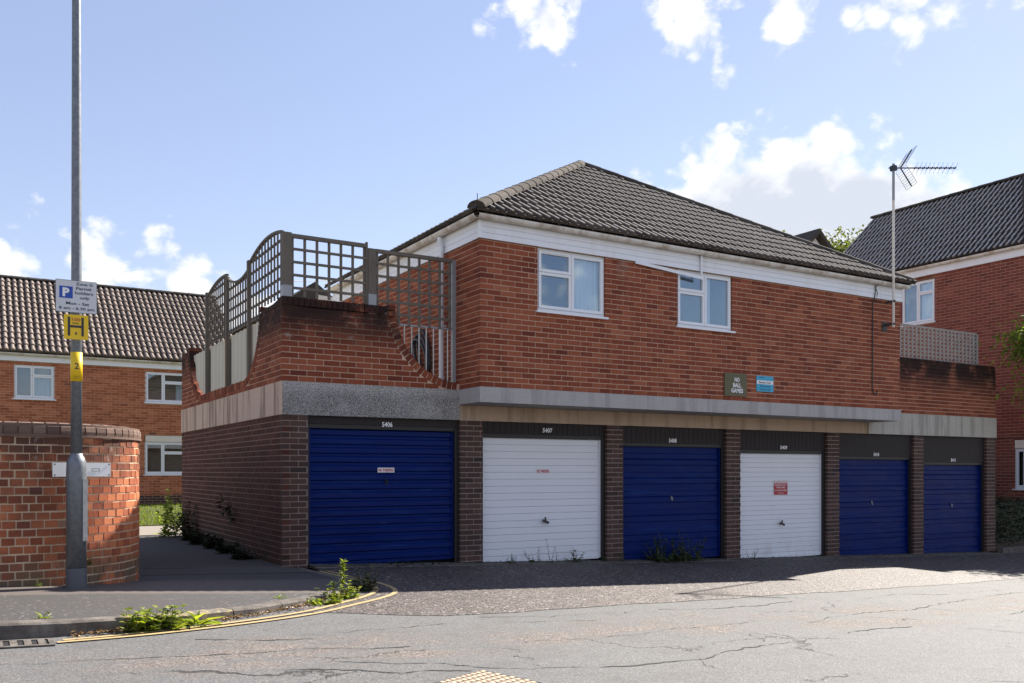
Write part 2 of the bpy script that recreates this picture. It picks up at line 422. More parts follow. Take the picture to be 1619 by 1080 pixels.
def glass(name, tint, refl):
    def f(g):
        ge = g.n('ShaderNodeNewGeometry'); dt = g.n('ShaderNodeVectorMath', operation='DOT_PRODUCT')
        g.set(dt.inputs[0], ge.outputs['Normal']); g.set(dt.inputs[1], ge.outputs['Incoming'])
        fz = g.m('ADD', refl, g.m('MULTIPLY', 1 - refl, g.m('POWER', g.m('SUBTRACT', 1., g.m('ABSOLUTE', dt.outputs['Value'])), 5.)))
        gl = g.n('ShaderNodeBsdfGlossy'); gl.inputs['Roughness'].default_value = .006; gl.inputs[0].default_value = (.70, .86, 1, 1)
        wv = g.bump(g.noise(1.1, 2), .02, .06); g.set(gl.inputs['Normal'], wv)
        tr = g.n('ShaderNodeBsdfTransparent'); tr.inputs[0].default_value = (*tint, 1)
        mx = g.n('ShaderNodeMixShader'); g.set(mx.inputs[0], fz); g.set(mx.inputs[1], tr.outputs[0]); g.set(mx.inputs[2], gl.outputs[0])
        return mx.outputs[0]
    return mat(name, f)
M['glass'] = glass('glass', (.90, .94, .95), .17)
M['glass_far'] = glass('glass_far', (.8, .84, .86), .13)
M['room'] = plain('room', (.05, .05, .055), .9); M['curtain'] = plain('curtain', (.75, .75, .77), .9, n=.05)
M['room_pale'] = plain('room_pale', (.45, .47, .48), .9)
def asphalt(g):
    p = g.pos(); y = g.xyz(p)[1]
    big = g.noise(.8, 5, .6, stretch=(.45, 1, 1)); fine = g.noise(75, 3, .75); spk = g.voro(115, out='Color'); sp = g.xyz(spk)[0]
    c = g.mix(big, (.112, .113, .116), (.150, .150, .152))
    c = g.mix(g.step(fine, .35, .75, 0, .6), c, (.062, .061, .062))
    grit = g.xyz(g.voro(150, out='Color'))[1]
    c = g.mix(g.step(grit, .80, .95, 0, .55), c, (.30, .29, .28)); c = g.mix(g.step(grit, .22, .08, 0, .65), c, (.03, .029, .028))
    mott = g.noise(4.5, 6, .72, stretch=(.6, 1, 1)); c = g.mix(g.step(mott, .46, .68, 0, .35), c, (.075, .07, .068))
    # worn chippings along the wheel track
    yy = g.m('ADD', y, g.m('MULTIPLY', g.m('SUBTRACT', g.noise(.9, 5, .7, stretch=(.5, 1, 1)), .5), 2.2))
    band = g.m('MULTIPLY', g.step(yy, 5.0, 5.4), g.step(yy, 6.35, 5.9))
    worn = g.m('MULTIPLY', band, g.step(g.noise(2.2, 6, .75, stretch=(.5, 1, 1)), .42, .60))
    chip = g.ramp(sp, [(0, (.03, .024, .022)), (.3, (.11, .088, .078)), (.65, (.17, .135, .118)), (1, (.34, .30, .27))])
    c = g.mix(g.m('MULTIPLY', worn, .9), c, chip)
    pit = g.step(g.noise(13, 5, .7), .68, .72); c = g.mix(g.m('MULTIPLY', pit, .6), c, (.05, .05, .05))
    ed = g.voro(.75, 'DISTANCE_TO_EDGE', v=g.vm('ADD', p, g.vm('MULTIPLY', g.col(g), (.9, .9, 0))))
    cr = g.m('MULTIPLY', g.step(ed, .010, .003), g.step(g.noise(.7, 4, .6, v=g.vm('ADD', p, (9, 3, 0))), .52, .60))
    c = g.mix(g.m('MULTIPLY', cr, .85), c, (.02, .019, .018))
    h = g.m('ADD', g.m('MULTIPLY', fine, 1.), g.m('MULTIPLY', g.m('MULTIPLY', sp, worn), 1.5))
    h = g.m('SUBTRACT', h, g.m('MULTIPLY', cr, 3.))
    return g.bsdf(c, .8, normal=g.bump(h, .006, .7), spec=.35)
G.col = lambda s, g: (lambda n: n.outputs['Color'])(s._ncol())
def _ncol(s):
    n = s.n('ShaderNodeTexNoise'); s.set(n.inputs['Vector'], s.pos()); n.inputs['Scale'].default_value = 1.6; n.inputs['Detail'].default_value = 6; n.inputs['Roughness'].default_value = .65
    return n
G._ncol = _ncol
M['asphalt'] = mat('asphalt', asphalt)
def chippings(g):
    spk = g.xyz(g.voro(46, out='Color'))[0]; d = g.voro(46)
    big = g.noise(.9, 5, .6)
    c = g.ramp(spk, [(0, (.010, .008, .008)), (.22, (.028, .022, .021)), (.42, (.070, .055, .051)), (.75, (.112, .086, .079)), (.93, (.19, .16, .15)), (1, (.40, .37, .35))])
    c = g.mix(g.step(big, .35, .7, 0, .3), c, (.06, .048, .046))
    oil = g.m('MULTIPLY', g.step(g.noise(1.9, 4, .6, v=g.vm('ADD', g.pos(), (3, 7, 0))), .66, .74), .6)
    c = g.mix(oil, c, (.02, .018, .018))
    return g.bsdf(c, .7, normal=g.bump(g.m('SUBTRACT', 1, d), .012, .8), spec=.4)
M['chippings'] = mat('chippings', chippings)
def tarmac(g):
    spk = g.xyz(g.voro(48, out='Color'))[0]; fine = g.noise(90, 3, .7)
    y = g.xyz(g.pos())[1]
    c = g.mix(fine, (.036, .034, .035), (.082, .076, .075))
    k = g.step(g.noise(2.0, 3, .5), .34, .56)
    fl = g.m('MULTIPLY', g.step(g.noise(42, 2, .5, stretch=(.75, 1, 1)), .64, .69), k)
    c = g.mix(g.m('MULTIPLY', fl, .9), c, (.26, .245, .235))
    w = g.step(g.m('ADD', y, g.m('MULTIPLY', g.m('SUBTRACT', g.noise(1.6, 4), .5), .3)), 8.28, 8.42)
    w2 = g.step(y, 9.9, 9.5)
    c = g.mix(g.m('MULTIPLY', g.m('MULTIPLY', w, w2), .85), c, g.mix(fine, (.095, .080, .072), (.15, .125, .112)))
    return g.bsdf(c, .75, normal=g.bump(fine, .006, .7), spec=.35)
M['tarmac'] = mat('tarmac', tarmac)
M['path'] = mat('path', lambda g: g.bsdf(g.mix(g.noise(60, 4, .75), (.055, .048, .047), (.105, .090, .084)), .85, normal=g.bump(g.noise(90, 3), .006, .6), spec=.3))
M['flagstone'] = mat('flagstone', lambda g: g.bsdf(g.mix(g.noise(12, 5, .7), (.20, .17, .14), (.28, .245, .205)), .9, normal=g.bump(g.noise(60, 3), .004, .5)))
M['kerb'] = mat('kerb', lambda g: g.bsdf(g.mix(g.step(g.noise(7, 6, .7), .35, .7), (.085, .074, .066), (.19, .168, .15)), .9, normal=g.bump(g.noise(80, 4, .7), .006, .8), spec=.25))
M['kerb_yellow'] = mat('kerb_yellow', lambda g: g.bsdf(g.mix(g.step(g.noise(14, 6, .7), .44, .62), (.12, .105, .09), (.36, .28, .13)), .85))
def line_paint(g):
    w = g.step(g.noise(28, 6, .75), .63, .72)
    c = g.mix(g.noise(5, 4), (.36, .26, .12), (.44, .33, .16)); return g.bsdf(g.mix(g.m('MULTIPLY', w, .9), c, (.09, .08, .075)), .7)
M['line_paint'] = mat('line_paint', line_paint)
M['crack'] = plain('crack', (.035, .032, .028), .95)
M['soil'] = plain('soil', (.07, .05, .035), .95, n=.4, sc=20)
M['turf'] = plain('turf', (.07, .082, .02), .95, n=.35, sc=5)
def leaf_mat(name, stops, trans=.35, rough=.5):
    def f(g):
        c = g.ramp(g.tone(), stops)
        b = g.bsdf(c, rough, spec=.4)
        t = g.n('ShaderNodeBsdfTranslucent'); g.set(t.inputs[0], g.mix(1, c, (1.5, 1.6, .7), 'MULTIPLY'))
        mx = g.n('ShaderNodeMixShader'); mx.inputs[0].default_value = trans; g.set(mx.inputs[1], b); g.set(mx.inputs[2], t.outputs[0])
        return mx.outputs[0]
    return mat(name, f)
M['leaf_bright'] = leaf_mat('leaf_bright', [(0, (.09, .13, .016)), (.5, (.19, .24, .028)), (1, (.33, .34, .05))], .5)
M['leaf_weed'] = leaf_mat('leaf_weed', [(0, (.022, .04, .014)), (.5, (.045, .075, .025)), (1, (.085, .11, .04))], .3)
M['leaf_dark'] = leaf_mat('leaf_dark', [(0, (.009, .015, .007)), (.5, (.016, .026, .010)), (1, (.036, .05, .016))], .2)
M['leaf_tree'] = leaf_mat('leaf_tree', [(0, (.05, .085, .016)), (.5, (.13, .175, .03)), (1, (.30, .33, .07))], .6)
M['leaf_far'] = leaf_mat('leaf_far', [(0, (.04, .055, .015)), (.5, (.085, .105, .03)), (1, (.15, .15, .05))], .4)
M['grass'] = leaf_mat('grass', [(0, (.08, .11, .012)), (.5, (.14, .175, .018)), (1, (.20, .22, .03))], .45)
M['dry_leaf'] = leaf_mat('dry_leaf', [(0, (.07, .035, .015)), (.5, (.20, .105, .045)), (1, (.36, .25, .12))], .15)
M['stem'] = plain('stem', (.10, .09, .04), .8, n=.3); M['bark'] = plain('bark', (.085, .068, .052), .9, n=.35, bump=.8, sc=15)
M['rubber'] = plain('rubber', (.015, .017, .018), .45)
M['iron'] = plain('iron', (.06, .055, .052), .6, .4, n=.3); M['void'] = plain('void', (.004, .004, .004), .9)
M['ground'] = plain('ground', (.12, .12, .07), .95, n=.3, sc=.6)

# ---- lettering: flat print from the built-in font, fitted to a box
def lettering(text, c, right, up, w, h, m, parent, name='lettering', bold=.012):
    cu = bpy.data.curves.new('t', 'FONT'); cu.body = text; cu.align_x = 'CENTER'; cu.resolution_u = 2; cu.offset = bold
    o = bpy.data.objects.new('t', cu); C.objects.link(o)
    dg = bpy.context.evaluated_depsgraph_get(); dg.update()
    me = o.evaluated_get(dg).to_mesh()
    V = np.array([v.co[:] for v in me.vertices]); F = [tuple(p.vertices) for p in me.polygons]
    o.evaluated_get(dg).to_mesh_clear(); bpy.data.objects.remove(o); bpy.data.curves.remove(cu)
    lo, hi = V.min(0), V.max(0); ct = (lo + hi) / 2; sx = w / (hi[0] - lo[0]); sy = h / (hi[1] - lo[1])
    c, right, up = Vector(c), Vector(right).normalized(), Vector(up).normalized()
    mb = MB(); mb.add([c + right * float((v[0] - ct[0]) * sx) + up * float((v[1] - ct[1]) * sy) for v in V], F)
    return mb.build(name, m, parent)

# ---- ground heights (camera eye is z = 0)
def road_z(x):
    x = max(-12, min(x, 34))
    return -1.10 - .0395 * x if x < 11.5 else -1.554 - .031 * (x - 11.5)
KERB = [(-9, 6.60), (-3, 6.64), (0, 6.71), (.5, 6.76), (.93, 6.88), (1.39, 7.04), (1.95, 7.34), (2.5, 7.80), (2.95, 8.28), (3.32, 8.75), (3.56, 9.25), (3.66, 9.8), (3.66, 10.5), (3.60, 11.2)]
def pave_z(x, y):
    h = max(.012, min(.105, .105 - .024 * x))
    t = min(1, max(0, (y - 8.7) / 2.2)); t = t * t * (3 - 2 * t)
    return road_z(x) + h * (1 - t) + .004
def sheet(xs, ys, zf, inside=None):
    mb = MB(); nx, ny = len(xs), len(ys)
    vs = [(x, y, zf(x, y)) for y in ys for x in xs]
    fs = []
    for j in range(ny - 1):
        for i in range(nx - 1):
            fs.append((j * nx + i, j * nx + i + 1, (j + 1) * nx + i + 1, (j + 1) * nx + i))
    return mb.add(vs, fs)
lin = lambda a, b, n: [a + (b - a) * i / (n - 1) for i in range(n)]

# =================================================================== THE SETTING
g_ = sheet([-600, -120, -40, -12, 0, 11.5, 34, 60, 120, 600], [-600, -100, -20, 0, 12, 30, 60, 150, 600], lambda x, y: road_z(x) - .12)
g_.build('ground', M['ground'], kind='structure')
sheet([-80, -30] + lin(-12, 34, 47) + [60, 90], [-14, -6, 0, 3, 5, 6, 7, 8.2], lambda x, y: road_z(x)).build('road', M['asphalt'], kind='structure')
road = bpy.data.objects['road']
# apron of pinkish chippings in front of the garages
def apron():
    mb = MB(); rows = []
    for i in range(70):
        x = 2.35 + i * .36
        y0 = 6.75 + .02 * math.sin(i * 2.3) + .02 * math.sin(i * .9) + (.07 * (x - 2.4)) * (1 if x < 6 else 0) + (0 if x < 6 else .252 + .078 * (x - 6))
        if x < 3.4: y0 += (3.4 - x) * .62
        y0 = min(y0, 9.2)
        yk = 0
        for (a, b), (c, d) in zip(KERB[:-1], KERB[1:]):
            if a <= x <= c and c > a: yk = b + (d - b) * (x - a) / (c - a) - .02
        y1 = yk if (x < 3.62 and yk > 0) else 11.42
        if y1 <= y0: continue
        rows.append([(x, y0 + (y1 - y0) * j / 6, road_z(x) + .004) for j in range(7)])
    vs = [p for r in rows for p in r]; n = 7
    fs = [(i * n + j, (i + 1) * n + j, (i + 1) * n + j + 1, i * n + j + 1) for i in range(len(rows) - 1) for j in range(n - 1)]
    mb.add(vs, fs); mb.build('garage_forecourt', M['chippings'], kind='structure')
apron()
# pavement with its curved kerb edge
def inset_kerb(d):
    out = []
    for i, (x, y) in enumerate(KERB):
        a = Vector(KERB[max(i - 1, 0)]); b = Vector(KERB[min(i + 1, len(KERB) - 1)]); t = (b - a).normalized()
        out.append((x - t.y * d, y + t.x * d))
    return out
def pavement():
    edge = inset_kerb(.125); dense = []
    for (a, b), (c, d) in zip(edge[:-1], edge[1:]):
        k = max(1, int(math.hypot(c - a, d - b) / .25))
        dense += [(a + (c - a) * i / k, b + (d - b) * i / k) for i in range(k)]
    dense.append(edge[-1])
    mb = MB(); rows = []
    for (x, y) in dense:
        ty = 11.42; tx = min(x, 3.3) if y > 8.5 else x
        if y > 9: tx = -2 + 5.2 * 0 + (2.2 if True else 0)
        rows.append([(x + (tx - x) * j / 14, y + (max(ty, y + .02) - y) * j / 14) for j in range(15)])
    vs = [(x, y, pave_z(x, y)) for r in rows for x, y in r]; n = 15
    fs = [(i * n + j, (i + 1) * n + j, (i + 1) * n + j + 1, i * n + j + 1) for i in range(len(rows) - 1) for j in range(n - 1)]
    mb.add(vs, fs); mb.build('pavement', M['tarmac'], kind='structure')
pavement()
def kerb():
    k = tag(link('kerb', None, None, (1.5, 7.2, road_z(1.5))), kind='structure')
    pts = []
    for (a, b), (c, d) in zip(KERB[:-1], KERB[1:]):
        n = max(1, int(math.hypot(c - a, d - b) / .05)); pts += [(a + (c - a) * i / n, b + (d - b) * i / n) for i in range(n)]
    pts.append(KERB[-1]); seg = []; acc = 0; cur = [pts[0]]; first = True
    for p, q in zip(pts[:-1], pts[1:]):
        acc += math.hypot(q[0] - p[0], q[1] - p[1]); cur.append(q)
        lim = .9 if q[0] < 2 else .6
        if acc >= lim: seg.append(cur); cur = [q]; acc = 0
    seg.append(cur)
    for s_ in seg:
        if len(s_) < 3 or s_[0][0] < -4: continue
        mb = MB(); A = []
        for i, p in enumerate(s_):
            a = Vector(s_[max(i - 1, 0)]); b = Vector(s_[min(i + 1, len(s_) - 1)]); t = (b - a).normalized(); nrm = Vector((-t.y, t.x))
            p = Vector(p)
            if i == 0: p = p + t * .006
            if i == len(s_) - 1: p = p - t * .006
            zt = pave_z(p.x, p.y) + .004; zb = road_z(p.x) - .06
            q = p + nrm * .125; ch = p + nrm * .018
            A.append([(p.x, p.y, zb), (p.x, p.y, zt - .014), (ch.x, ch.y, zt), (q.x, q.y, zt + .003), (q.x, q.y, zb)])
        n = len(A); vs = [v for a in A for v in a]
        fs = [(i * 5 + j, (i + 1) * 5 + j, (i + 1) * 5 + j + 1, i * 5 + j + 1) for i in range(n - 1) for j in range(4)]
        fs = [tuple(reversed(f)) for f in fs] + [(0, 1, 2, 3, 4), tuple((n - 1) * 5 + j for j in (4, 3, 2, 1, 0))]
        mb.add(vs, fs)
        yel = 1.0 < s_[len(s_) // 2][0] < 1.75
        mb.build('kerb_stone', M['kerb_yellow' if yel else 'kerb'], k)
kerb()
def ribbon(pts, w, zoff, name, m, parent=None, kind=None, closed=False):
    mb = MB(); vs = []
    for i, p in enumerate(pts):
        a = Vector(pts[max(i - 1, 0)]); b = Vector(pts[min(i + 1, len(pts) - 1)]); t = (b - a).normalized(); n = Vector((-t.y, t.x)) * w / 2
        for s_ in (-1, 1):
            q = Vector(p) + n * s_; vs.append((q.x, q.y, road_z(q.x) + zoff))
    mb.add(vs, [(2 * i, 2 * i + 2, 2 * i + 3, 2 * i + 1) for i in range(len(pts) - 1)])
    return mb.build(name, m, parent, kind=kind)
def smooth(pts, n=8):
    out = []
    for i in range(len(pts) - 1):
        p0 = Vector(pts[max(i - 1, 0)]); p1 = Vector(pts[i]); p2 = Vector(pts[i + 1]); p3 = Vector(pts[min(i + 2, len(pts) - 1)])
        for k in range(n):
            t = k / n
            out.append(tuple(.5 * ((2 * p1) + (p2 - p0) * t + (2 * p0 - 5 * p1 + 4 * p2 - p3) * t * t + (3 * p1 - p0 - 3 * p2 + p3) * t ** 3)))
    out.append(tuple(pts[-1])); return out
outer = smooth([(.46, 6.50), (1.08, 6.64), (1.84, 6.94), (2.46, 7.28), (2.98, 7.72), (3.38, 8.08), (3.66, 8.42), (3.82, 8.85), (3.86, 9.35), (3.80, 10.0), (3.76, 10.75)])
inner = smooth([(.50, 6.58), (1.05, 6.73), (1.80, 7.04), (2.40, 7.40), (2.88, 7.84), (3.22, 8.18), (3.48, 8.52), (3.66, 8.92), (3.74, 9.40), (3.70, 10.0), (3.66, 10.75)])
ribbon(outer, .052, .009, 'yellow_line', M['line_paint'], kind='structure')
ribbon(inner, .052, .009, 'yellow_line', M['line_paint'], kind='structure')
def cracks():
    mb = MB(); r = random.Random(3)
    lines = [[(.1, 5.9), (1.0, 5.75), (1.9, 5.7), (2.6, 5.55)], [(1.3, 6.35), (1.75, 6.15), (2.1, 6.1)], [(2.0, 6.3), (2.6, 6.35), (3.3, 6.5)],
             [(1.9, 5.35), (2.5, 4.95), (2.75, 4.75), (3.4, 4.5), (4.2, 4.55), (5.0, 4.75), (5.6, 4.85), (6.6, 4.8)], [(1.5, 5.2), (2.1, 4.9), (2.6, 4.68)],
             [(3.4, 5.5), (4.1, 5.5), (5.0, 5.6), (6.0, 5.62)], [(2.9, 6.55), (3.4, 6.35), (4.0, 6.3), (4.6, 6.2)], [(3.7, 6.7), (4.3, 6.5), (5.1, 6.55)],
             [(6.4, 5.5), (7.4, 5.75), (8.5, 5.85), (9.6, 6.15), (11, 6.4), (13, 6.6)], [(6.4, 5.5), (6.9, 5.3), (7.2, 5.05), (7.6, 4.7), (8.0, 4.2)], [(6.2, 4.95), (7.2, 5.0)],
             [(5.6, 6.6), (6.3, 6.5), (7.0, 6.55), (7.6, 6.7)], [(8.6, 6.6), (9.4, 6.75), (10.3, 6.6), (11.5, 6.8)], [(9.0, 5.2), (9.8, 5.3), (11, 5.2)], [(5.2, 4.9), (5.3, 5.15), (5.35, 5.3)]]
    for L_ in lines:
        pts = []
        for p, q in zip(L_[:-1], L_[1:]):
            n = max(2, int(math.hypot(q[0] - p[0], q[1] - p[1]) / .06))
            pts += [(p[0] + (q[0] - p[0]) * i / n, p[1] + (q[1] - p[1]) * i / n) for i in range(n)]
        off = 0; P2 = []
        for p in pts: off = off * .8 + r.uniform(-.03, .03); P2.append((p[0] + r.uniform(-.02, .02), p[1] + off))
        vs = []; wv = 1
        for i, p in enumerate(P2):
            wv = max(.15, min(1.7, wv + r.uniform(-.5, .5))); w = .0058 * wv
            if r.random() < .1: w *= .1
            vs += [(p[0], p[1] - w, road_z(p[0]) + .003), (p[0], p[1] + w, road_z(p[0]) + .003)]
        mb.add(vs, [(2 * i, 2 * i + 2, 2 * i + 3, 2 * i + 1) for i in range(len(P2) - 1)])
    mb.build('crack', M['crack'], road, kind='stuff')
cracks()
# alley, cross path and lawn behind
sheet(lin(-1.5, 3.5, 9), lin(10.6, 18.2, 12), lambda x, y: (pave_z(x, y) + .004 if y < 11.5 else road_z(max(x, 1.2)) * .3 - 1.222 * .7 + .012) if y < 11.5 else -1.222 + (.03 * (2.4 - x) if x < 2.4 else 0) * max(0, 1 - (y - 11.5) / 5)).build('alley_path', M['path'], kind='structure')
sheet([-12, -6, 0, 3, 6.5], [18.1, 19.5, 21.0], lambda x, y: -1.212 + (y - 18.1) * .002).build('footpath', M['flagstone'], kind='structure')
lawn_z = lambda x, y: -1.19 + (y - 21) * .030
sheet([-12, -4, 0, 2, 4, 7, 14], [20.97, 22, 24, 26, 28.6], lawn_z).build('lawn', M['turf'], kind='structure')
def grass():
    mb = MB(); r = random.Random(5)
    for i in range(9000):
        x, y = r.uniform(1.8, 6.2), 21 + 7.0 * r.random() ** 1.4; z = lawn_z(x, y); h = r.uniform(.03, .085); a = r.uniform(0, 6.28); l = r.uniform(-.04, .04)
        dx, dy = math.cos(a) * .008, math.sin(a) * .008
        mb.add([(x - dx, y - dy, z), (x + dx, y + dy, z), (x + l, y + l * .6, z + h)], [(0, 1, 2)], r.random())
    mb.build('grass', M['grass'], kind='stuff')
grass()
# thresholds in front of the doors
th = MB()
for i in range(16):
    x0 = 3.75 + i * .95; th.obox((x0, 11.13, road_z(x0) - .02), (.94, 0, road_z(x0 + .94) - road_z(x0)), (0, .32, .012), (0, 0, .034), rnd.random())
ths = ths = th.build('threshold_strip', M['kerb'], kind='structure')

# =================================================================== BRICKLAYING
EYE = Vector((0, 0, 0))
FWD = Vector((.5145, .8574, 0)); RGT = Vector((.8574, -.5145, 0))
def inview(p, mrg=.03):
    d = p.dot(FWD)
    if d < .3: return False
    a = p.dot(RGT) / d; b = p.z / d
    return abs(a) < .572 + mrg and -.24 - mrg < b < .527 + mrg
class Bricks:
    """collects the bricks of one building; the 300 that show largest become objects, the rest one mesh per wall"""
    def __init__(s): s.items = []
    def lay(s, wall, m, P0, d, n, L, z0, nc, par=0, allowed=None, ends=(True, True), mod=.225, ln=.2125, course=.075, bh=.0625, depth=.1, jit=.0015, tb=0., ta=1., rgh=0.):
        d = Vector((d[0], d[1], 0)).normalized(); n = Vector((n[0], n[1], 0)).normalized(); P0 = Vector((P0[0], P0[1], 0))
        r = random.Random(int(abs(P0.x * 91 + P0.y * 37 + z0 * 11) * 10) + nc)
        for c in range(nc):
            zb = z0 + c * course + .00625
            odd = (c + par) % 2
            spans = []
            u = 0. if not odd else mod / 2
            if odd and ends[0]: spans.append((0, mod / 2 - .0125))
            while u < L - .02:
                b = min(u + ln, L)
                if b >= L - .03 and not ends[1] and odd == 1 and False: break
                spans.append((u, b)); u += mod
            iv = allowed(zb + bh / 2) if allowed else [(0, L)]
            for a, b in spans:
                for (ia, ib) in iv:
                    x0, x1 = max(a, ia), min(b, ib)
                    if x1 - x0 < .025: continue
                    t = .20 + .66 * r.random() if r.random() < .9 else r.random()
                    j = r.uniform(-jit, jit)
                    s.items.append(dict(wall=wall, m=m, c=P0 + d * ((x0 + x1) / 2) + n * (j - depth / 2) + Vector((0, 0, zb + bh / 2)), d=d, n=n, w=x1 - x0, h=bh, dp=depth, t=t))
    def emit(s, limit, name='brick'):
        for k in s.items:
            p = k['c'] + k['n'] * k['dp'] / 2
            dist = p.length; cosv = max(0, -(p.normalized()).dot(k['n']))
            k['s'] = k['w'] * k['h'] * cosv / dist ** 2 if inview(p, 0) and not k.get('hid') else 0
        order = sorted(s.items, key=lambda k: -k['s']); top = [k for k in order[:limit] if k['s'] > 0]; ids = set(id(k) for k in top); cache = {}
        for k in top:
            key = (round(k['w'], 3), round(k['h'], 3), round(k['d'].x, 3), round(k['d'].y, 3), k['m'].name, round(k['dp'], 3))
            if key not in cache:
                mb = MB(); v = k['d'] * k['w']; u = Vector((0, 0, k['h'])); w = -k['n'] * k['dp']
                mb.obox(-v / 2 - u / 2 - w / 2, v, w, u, 0.); cache[key] = mb.mesh(name, k['m'], (0, 0, 0))
            o = link(name, cache[key], k['wall'], k['c']); o.color = (k['t'], 0, 0, 1)
        groups = {}
        for k in s.items:
            if id(k) in ids: continue
            g = groups.setdefault((k['wall'].name, k['m'].name), (k['wall'], k['m'], MB()))
            v = k['d'] * k['w']; u = Vector((0, 0, k['h'])); w = -k['n'] * k['dp']
            g[2].obox(k['c'] - v / 2 - u / 2 - w / 2, v, w, u, k['t'])
        for (wl, m, mb) in groups.values(): mb.build('brickwork', m, wl, kind='stuff')

def core(mb, P0, d, n, L, z0, z1, th, ops=(), i0=.006):
    """mortar body of a wall behind the brick faces, boxes round the openings (u0,u1,z0,z1)"""
    d = Vector((d[0], d[1], 0)).normalized(); n = Vector((n[0], n[1], 0)).normalized(); P = Vector((P0[0], P0[1], 0)) - n * .006
    ops = tuple(ops)
    def bx(u0, u1, a, b):
        u0 = max(u0, i0); u1 = min(u1, L - .006)
        if u1 - u0 > 1e-4 and b - a > 1e-4: mb.obox(P + d * u0 + Vector((0, 0, a)), d * (u1 - u0), -n * th, (0, 0, b - a))
    u = 0
    for (a, b, c, e) in sorted((a - .007, b + .007, c - .007, e + .007) for a, b, c, e in ops):
        bx(u, a, z0, z1); bx(a, b, z0, c); bx(a, b, e, z1); u = b
    bx(u, L, z0, z1)

# ---- roof tiles
def tile_mesh(w, Lt, rolls, h, th, wide=False):
    """interlocking tile: x across, y up the slope, z out"""
    mb = MB(); p = w / rolls; prof = []
    for k in range(rolls):
        for t, hh in (((0, 0), (.24, 0), (.33, .6), (.48, .93), (.64, 1.), (.82, .62), (.94, .05)) if wide else ((0, 0), (.40, 0), (.50, .55), (.62, .93), (.74, 1.), (.86, .6), (.96, .05))): prof.append((k * p + t * p, hh * h))
    prof.append((w - .002, 0)); n = len(prof)
    vs = [(x, 0, z + th) for x, z in prof] + [(x, Lt, z + .004) for x, z in prof] + [(x, .003, -.004) for x, z in prof]
    fs = [(i, i + 1, n + i + 1, n + i) for i in range(n - 1)] + [(2 * n + i, 2 * n + i + 1, i + 1, i) for i in range(n - 1)]
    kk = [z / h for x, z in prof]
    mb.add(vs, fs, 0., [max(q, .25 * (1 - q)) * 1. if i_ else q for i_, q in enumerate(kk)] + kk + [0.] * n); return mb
def tile_slope(roof, E, r, s_, nx, ny, w, gauge, m, keep, cross, limit, planes=(), rolls=2, h=.032, seed=1, wide=False, lip=.030):
    """keep(i,j): tile wholly on the slope; cross(i,j): partly. limit: how many become objects"""
    E, r, s_ = Vector(E), Vector(r).normalized(), Vector(s_).normalized(); n = r.cross(s_)
    t0 = tile_mesh(w, gauge + .05, rolls, h, lip, wide); me = t0.mesh('roof_tile', m, (0, 0, 0)); rg = random.Random(seed)
    rot = Matrix((r, s_, n)).transposed().to_4x4(); rest = []; cand = []
    for j in range(ny):
        for i in range(nx):
            o = E + r * (i * w) + s_ * (j * gauge); c = o + r * w / 2 + s_ * gauge / 2
            t = rg.random()
            if keep(i, j):
                cand.append((1 / c.length ** 2 if inview(c, .01) else 0, i, j, o, t))
            elif cross(i, j): rest.append((o, t))
    cand.sort(key=lambda k: -k[0])
    for q, (sc, i, j, o, t) in enumerate(cand):
        if q < limit and sc > 0:
            ob = link('roof_tile', me, roof, o); ob.rotation_euler = (rot @ Matrix.Rotation(rg.uniform(-.006, .006), 4, 'Z')).to_euler(); ob.color = (t, 0, 0, 1)
        else: rest.append((o, t))
    if rest:
        mb = MB()
        for o, t in rest:
            mb.add([o + r * v[0] + s_ * v[1] + n * v[2] for v in t0.v], t0.f, t, t0.k)
        ob = mb.build('tile_courses', m, roof, kind='stuff')
        if planes:
            bm = bmesh.new(); bm.from_mesh(ob.data); off = wloc(ob)
            for co, no in planes:
                bmesh.ops.bisect_plane(bm, geom=bm.verts[:] + bm.edges[:] + bm.faces[:], plane_co=Vector(co) - off, plane_no=Vector(no), clear_outer=True)
            bm.to_mesh(ob.data); bm.free()
def caps(roof, p, q, rad, ln, m, name, up=.0):
    p, q = Vector(p), Vector(q); d = q - p; k = max(1, round(d.length / ln)); dn = d.normalized()
    sd_ = dn.cross(Vector((0, 0, 1))).normalized(); u = sd_.cross(dn)
    for i in range(k):
        a = p + d * (i / k) - dn * .015; b = p + d * ((i + 1) / k); mb = MB(); vs = []
        for pt, rr in ((a, rad * 1.06), (b, rad * .98)):
            for t in range(9):
                th = math.pi * t / 8; vs.append(pt + sd_ * math.cos(th) * rr + u * (math.sin(th) * rr * .75 + up))
        fs = [(t, 9 + t, 10 + t, t + 1) for t in range(8)] + [tuple(range(9)), tuple(range(17, 8, -1))]
        mb.add(vs, fs, 0.); o = mb.build(name, m, roof, smooth=False); o.color = (rnd.random(), 0, 0, 1)

